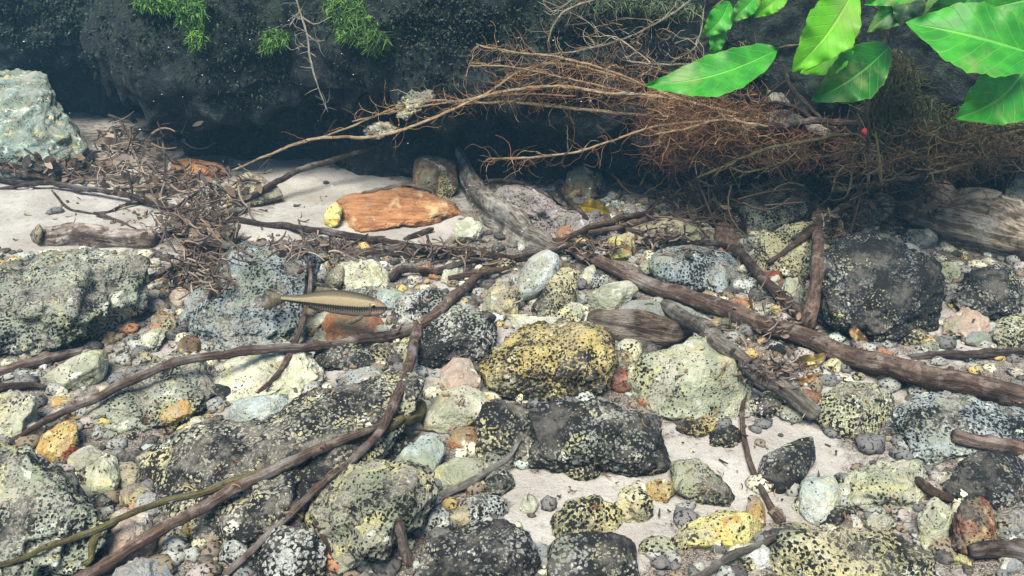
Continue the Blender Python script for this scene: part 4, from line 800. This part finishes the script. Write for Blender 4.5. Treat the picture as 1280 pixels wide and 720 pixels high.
def leaf(root, base, tip, width, d0, d1, mat, bend=0., tilt=0., fold=.3, curve=.016, label=None, asym=0.):
    nu, nv = 13, 30; v = np.linspace(0, 1, nv); u = np.linspace(-1, 1, nu); b = np.array(base, float); t = np.array(tip, float); ax = t-b; L = np.linalg.norm(ax); pr = np.array([-ax[1], ax[0]])/L
    prof = np.sin(np.pi*v**.80)**.78*(1-.28*v**3); prof[0] = .02; prof[-1] = .01
    cen = b+ax*v[:, None]+pr*(bend*L*np.sin(np.pi*v))[:, None]
    edge = 1+.035*np.sin(v*31+base[0])+.03*np.sin(v*67+base[1])+.04*np.sin(v*11+tip[0])
    w = width/2*prof*edge
    X = cen[:, None, :]+pr*(u[None, :]*w[:, None]*(1+asym*u[None, :]))[..., None]
    D = d0+(d1-d0)*v[:, None]+tilt*u[None, :]*w[:, None]/F + fold*np.abs(u[None, :])*w[:, None]/F*-1*1.0 + curve*np.sin(np.pi*v)[:, None]*-1 + .0034*(np.sin(v*19+1+base[0])[:, None]*u[None, :]**2+.8*np.sin(v*33+base[1])[:, None]*u[None, :]**3)
    V = pt(X[..., 0], X[..., 1], D).reshape(-1, 3); i = np.arange(nv-1)[:, None]*nu; j = np.arange(nu-1)[None]; Fq = np.stack([i+j, i+j+1, i+nu+j+1, i+nu+j], -1).reshape(-1, 4)
    uv = np.stack([np.tile(u, nv), np.repeat(v, nu)], 1); o = child('leaf', V, Fq, LM[mat], root, uv=uv)
    if label: o['label'] = label
    return o
def stem(root, P_, w, dep, mat='greenbark', name='stem'):
    Pw, R, pp, d = stick_path(P_, w, depth=dep, step=5); V, Fl, UV = stick_geo(Pw, R, 8, 3, .1); child(name, V, Fl, M[mat], root, uv=UV)
pl = empty('leafy_plant', pt(1085, 230, 1.05).tolist()); tag(pl, 'leafy plant with large glossy green leaves hanging in at the top right', 'plant')
stem(pl, [(1085,230),(1086,190),(1084,150),(1092,90),(1110,40),(1120,-30)], [5,5,4,4,4,4], [1.05,1.03,.99,.96,.95,.95], 'redbark')
leaf(pl, (972,62), (806,107), 54, .90, .88, 'mid', bend=-.06, tilt=.5)
leaf(pl, (1068,-14), (990,90), 66, .84, .83, 'bright', bend=-.05, tilt=-.2, label='bright yellow green upright leaf')
leaf(pl, (1064,40), (1000,92), 44, .90, .90, 'bright', bend=-.1, tilt=.2)
leaf(pl, (1112,58), (1014,126), 66, .92, .89, 'dark', bend=-.05, tilt=-.3, label='dark shaded leaf behind the bright ones')
leaf(pl, (1300,70), (1132,28), 92, .80, .82, 'mid', bend=.02, tilt=.4, label='largest mid green leaf')
leaf(pl, (1292,62), (1194,148), 84, .86, .80, 'mid', bend=-.14, tilt=-.3)
leaf(pl, (1190,-6), (1084,40), 52, .94, .92, 'dark', bend=.1)
leaf(pl, (1340,100), (1228,150), 60, .96, .94, 'deep', tilt=.2)
leaf(pl, (1330,-10), (1220,14), 60, .86, .86, 'mid')
leaf(pl, (1150,-24), (1120,34), 44, .93, .91, 'deep', tilt=.3)
leaf(pl, (1330,34), (1240,90), 70, .93, .92, 'dark', tilt=.3, bend=.06)
leaf(pl, (1240,-30), (1150,26), 54, .90, .88, 'dark', bend=-.1, tilt=-.3)
leaf(pl, (1180,-30), (1080,6), 36, .88, .88, 'mid')
stem(pl, [(1092,90),(1040,62),(1000,56),(972,60)], [3,3,3,3], [.96,.93,.91,.90]); stem(pl, [(1110,40),(1112,58)], [3,3], [.95,.92]); stem(pl, [(1110,20),(1080,0),(1068,-14)], [3,3,3], [.95,.88,.84])
stem(pl, [(1120,-30),(1220,-20),(1310,40),(1300,70)], [4,4,4,3], [.95,.88,.82,.80]); stem(pl, [(1092,90),(1080,62),(1064,40)], [3,3,2], [.96,.93,.90])
pl2 = empty('leafy_sprig', pt(930, -20, 1.0).tolist()); tag(pl2, 'small sprig with yellow green leaves at the top edge left of the large leaves', 'plant')
stem(pl2, [(990,-30),(950,-14),(915,-6),(890,10)], [3,3,3,2], [1.0,1.0,1.0,1.0])
leaf(pl2, (912,2), (876,46), 32, .99, .99, 'mid', bend=-.1); leaf(pl2, (902,30), (890,76), 20, 1.0, 1.0, 'mid', label='small bright drooping leaf'); leaf(pl2, (950,-8), (912,28), 26, .98, .98, 'mid'); leaf(pl2, (985,-12), (942,22), 26, .98, .98, 'bright')
bud = empty('red_shoot', pt(1080, 168, .99).tolist()); tag(bud, 'tiny red shoot tip on the stem below the dark leaf', 'shoot')
v_, f_ = ico(3); q = pt(1080+v_[:, 0]*4, 165+v_[:, 1]*5*(1+.3*v_[:, 0]), .985+v_[:, 2]*.005); child('tip', q, f_, flat_mat('red_shoot', (168,62,60), (120,44,44)), bud)
yl = empty('yellow_leaf', pt(740, 258, surf(740, 262)).tolist()); tag(yl, 'yellow fallen leaf beside the lilac pitted rock at the back', 'leaf')
LM['yl'] = leaf_mat('leaf_fallen_yellow', (176,150,30), (140,116,30), (200,180,80), .3); sd_ = surf(742, 262)
leaf(yl, (724,258), (764,264), 20, sd_-.015, sd_-.012, 'yl', tilt=.6)
LM['br'] = leaf_mat('leaf_fallen_tan', (170,130,84), (128,92,60), (190,160,120), .2)
for a, bq, w, lab in [((990,452),(1040,440),18,'curled tan fallen leaf under the thick branch'), ((985,478),(1030,462),10,'narrow grey tan fallen leaf below the curled tan leaf'), ((1062,408),(1086,426),14,'small tan leaf at the foot of the big black boulder'), ((930,246),(955,228),10,'pale slip of leaf on the dark stick pile')]:
    dd = surf((a[0]+bq[0])/2, (a[1]+bq[1])/2); e_ = empty('fallen_leaf', pt(a[0], a[1], dd-.006).tolist()); tag(e_, lab, 'leaf'); leaf(e_, a, bq, w, dd-.008, dd-.006, 'br', tilt=.4, bend=.1)
rock('silt covered grey lump caught in the left roots', [(488,148),(494,128),(515,114),(538,112),(545,124),(522,136),(508,152)], 'siltgr', 'silt_clump', cat='silt clump', d=1.165, th=.35, rough=2.2)
rock('lower thin silted scrap caught in the left roots', [(450,172),(462,158),(486,150),(502,156),(488,168),(462,176)], 'tan', 'silt_clump', cat='silt clump', d=1.165, th=.3, rough=2.2)
# ------------------------------------------------------------------ fish
def fish():
    d = surf(430, 408)-.035
    cx = np.array([351,358,368,380,392,405,420,435,448,458,466,474,480,484.]); top = np.array([369,369,369.3,368,365,362.5,362,363.5,366,368.5,371.5,375,378.5,383]); bot = np.array([376,377,379,381,385,389,392.5,394.5,396,396,395.5,394.5,392.5,387])
    xs = np.linspace(351, 484, 200); tp = np.interp(xs, cx, top); bt = np.interp(xs, cx, bot); ker = np.ones(13)/13
    tp = np.convolve(np.pad(tp, 6, 'edge'), ker, 'valid'); bt = np.convolve(np.pad(bt, 6, 'edge'), ker, 'valid'); mid = (tp+bt)/2; hh = (bt-tp)/2; q_ = np.clip((484.6-xs)/5, 0, 1); hh = hh*np.sqrt(q_*(2-q_))
    ns = 140; a = np.arange(ns)/ns*2*math.pi; V = []; col = []
    for i, x in enumerate(xs):
        t = (x-351)/133; wz = hh[i]*(.42+.16*t)*d/F; py = mid[i]-hh[i]*np.sin(a); V.append(pt(np.full(ns, x), py, d+wz*np.cos(a)))
        line = np.interp(x, [351,390,420,450,484], [375,380.5,384.5,386.5,385]); thick = np.interp(x, [351,375,420,470,484], [.9,1.8,3.1,2.7,1.6]); jag = 1.1*math.sin(x*2.1)+.8*math.sin(x*4.7)
        for yy in py:
            e = yy-line; top_ = tp[i]; rel = (yy-top_)/(line-top_+1e-6)
            def mx(a, b, t): t = min(max(t, 0), 1); return tuple(a[q]*(1-t)+b[q]*t for q in range(3))
            if e < 0: c = mx((46,42,28), (78,68,46), rel/.3) if rel < .3 else mx((78,68,46), (138,122,92), (rel-.3)/.12)
            else: c = mx((104,92,78), (128,112,98), e/10)
            if e < 0 and rel > .85: c = mx(c, (120,108,82), (rel-.85)/.1)
            wd = thick*(1+(.55*jag if e > 0 else .15*jag)); c = mx((26,25,20), c, (abs(e)-wd*.8)/(wd*.35))
            if x > 468 and e < -thick: c = mx(c, (120,98,84), .7)
            if x > 464 and e > 4: c = mx(c, (168,128,112), .6)
            if 461 < x < 463.5 and -7 < e < 9: c = mx(c, (80,72,60), .6)
            col.append(S(*c))
    V = np.array(V).reshape(-1, 3); n = len(xs); i = np.arange(n-1)[:, None]*ns; j = np.arange(ns)[None]; k = (j+1) % ns; Fq = np.stack([i+j, i+ns+j, i+ns+k, i+k], -1).reshape(-1, 4).tolist()
    Fq.append(list(range(ns))); Fq.append(list(range((n-1)*ns, n*ns))[::-1])
    root = empty('fish', pt(430, 384, d).tolist()); tag(root, 'small olive fish with a jagged black side stripe swimming right above the rusty stone', 'fish')
    k_ = NB('fish_skin'); at = k_.n('Attribute', {}, attribute_name='tint'); v, r = k_.objvec(); nn = k_.noise(v, 700, 2); k_.b.inputs['Roughness'].default_value = .6; k_.b.inputs['Specular IOR Level'].default_value = .3
    c = k_.mix(k_.mr(nn, .5, .7, 0, .3), at.outputs['Color'], S(60, 56, 40)); sk = k_.out(c, nn, .0003, .5)
    child('body', V, Fq, sk, root, col=np.array(col))
    fm = flat_mat('fish_fin', (132,122,98), (100,92,72), 300, .5, .5)
    def fin(nm, pts, dd):
        pts = np.array(pts, float); m = len(pts); c = pts.mean(0); A = np.vstack([pt(pts[:, 0], pts[:, 1], np.full(m, dd)), pt(c[0], c[1], dd-.0012)[None]]); B = np.vstack([pt(pts[:, 0], pts[:, 1], np.full(m, dd+.0006)), pt(c[0], c[1], dd+.0016)[None]])
        f = [[i, (i+1) % m, m] for i in range(m)]+[[m+1+(i+1) % m, m+1+i, 2*m+1] for i in range(m)]+[[(i+1) % m, i, m+1+i, m+1+(i+1) % m] for i in range(m)]
        child(nm, np.vstack([A, B]), f, fm, root)
    fin('tail_fin', [(356,370),(346,366),(330,362),(334,370),(337,374),(333,379),(329,388),(346,383),(356,377)], d)
    fin('dorsal_fin', [(393,366),(396,358),(404,359),(416,361),(424,363.5),(420,366)], d)
    fin('pectoral_fin', [(452,393),(442,397),(434,405),(440,406),(450,401),(456,396)], d-.008)
    fin('anal_fin', [(384,384),(396,389),(392,397),(380,391)], d)
    v_, f_ = ico(3); em = flat_mat('fish_eye', (14,14,14), (24,22,20), 300, .1); im = flat_mat('fish_iris', (190,170,110), (150,130,90), 900, .3)
    wz = 10*.5*d/F
    q = v_*np.array([1, .4, 1])*4.0*d/F+pt(467, 383.5, d-wz); eye = child('eye', q, f_, im, root)
    q = v_*np.array([1, .5, 1])*2.3*d/F+pt(467.3, 383.3, d-wz-.0012); pu = child('pupil', q, f_, em, root); pu.parent = eye
fish()
# ------------------------------------------------------------------ drifting specks in the water (uncountable)
VV = []; FF = []; b = 0; v_, f_ = ico(1)
for i in range(110):
    px, py, d = random.uniform(0, 760), random.uniform(20, 330), random.uniform(.7, 1.3)
    if surf(px, py) < d+.05: continue
    q = v_*np.array([random.uniform(.6, 2.6), .6, random.uniform(.5, 1)])*random.uniform(.0003, .0006)+pt(px, py, d); VV.append(q); FF.append(f_+b); b += len(q)
tag(mesh_obj('drifting_specks', np.concatenate(VV), np.concatenate(FF), flat_mat('pale_speck', (210,220,220)), loc=(0, 0, 0)), 'tiny pale specks drifting in the water before the dark bank', 'specks', kind='stuff')
# ------------------------------------------------------------------ the water's haze
k = bpy.data.materials.new('water_haze'); k.use_nodes = True; t = k.node_tree; t.nodes.remove(t.nodes['Principled BSDF'])
pv = t.nodes.new('ShaderNodeVolumePrincipled'); pv.inputs['Color'].default_value = (*S(120, 180, 215), 1); pv.inputs['Density'].default_value = .045; t.links.new(pv.outputs[0], t.nodes['Material Output'].inputs['Volume'])
bm = bmesh.new(); bmesh.ops.create_cube(bm, size=1); me = bpy.data.meshes.new('haze'); bm.to_mesh(me); bm.free(); me.materials.append(k)
hz = bpy.data.objects.new('haze', me); C.objects.link(hz); hz.scale = (90, 90, 6); hz.location = (0, 0, 0.0); hz['kind'] = 'stuff'; hz['label'] = 'pale blue haze of the water'
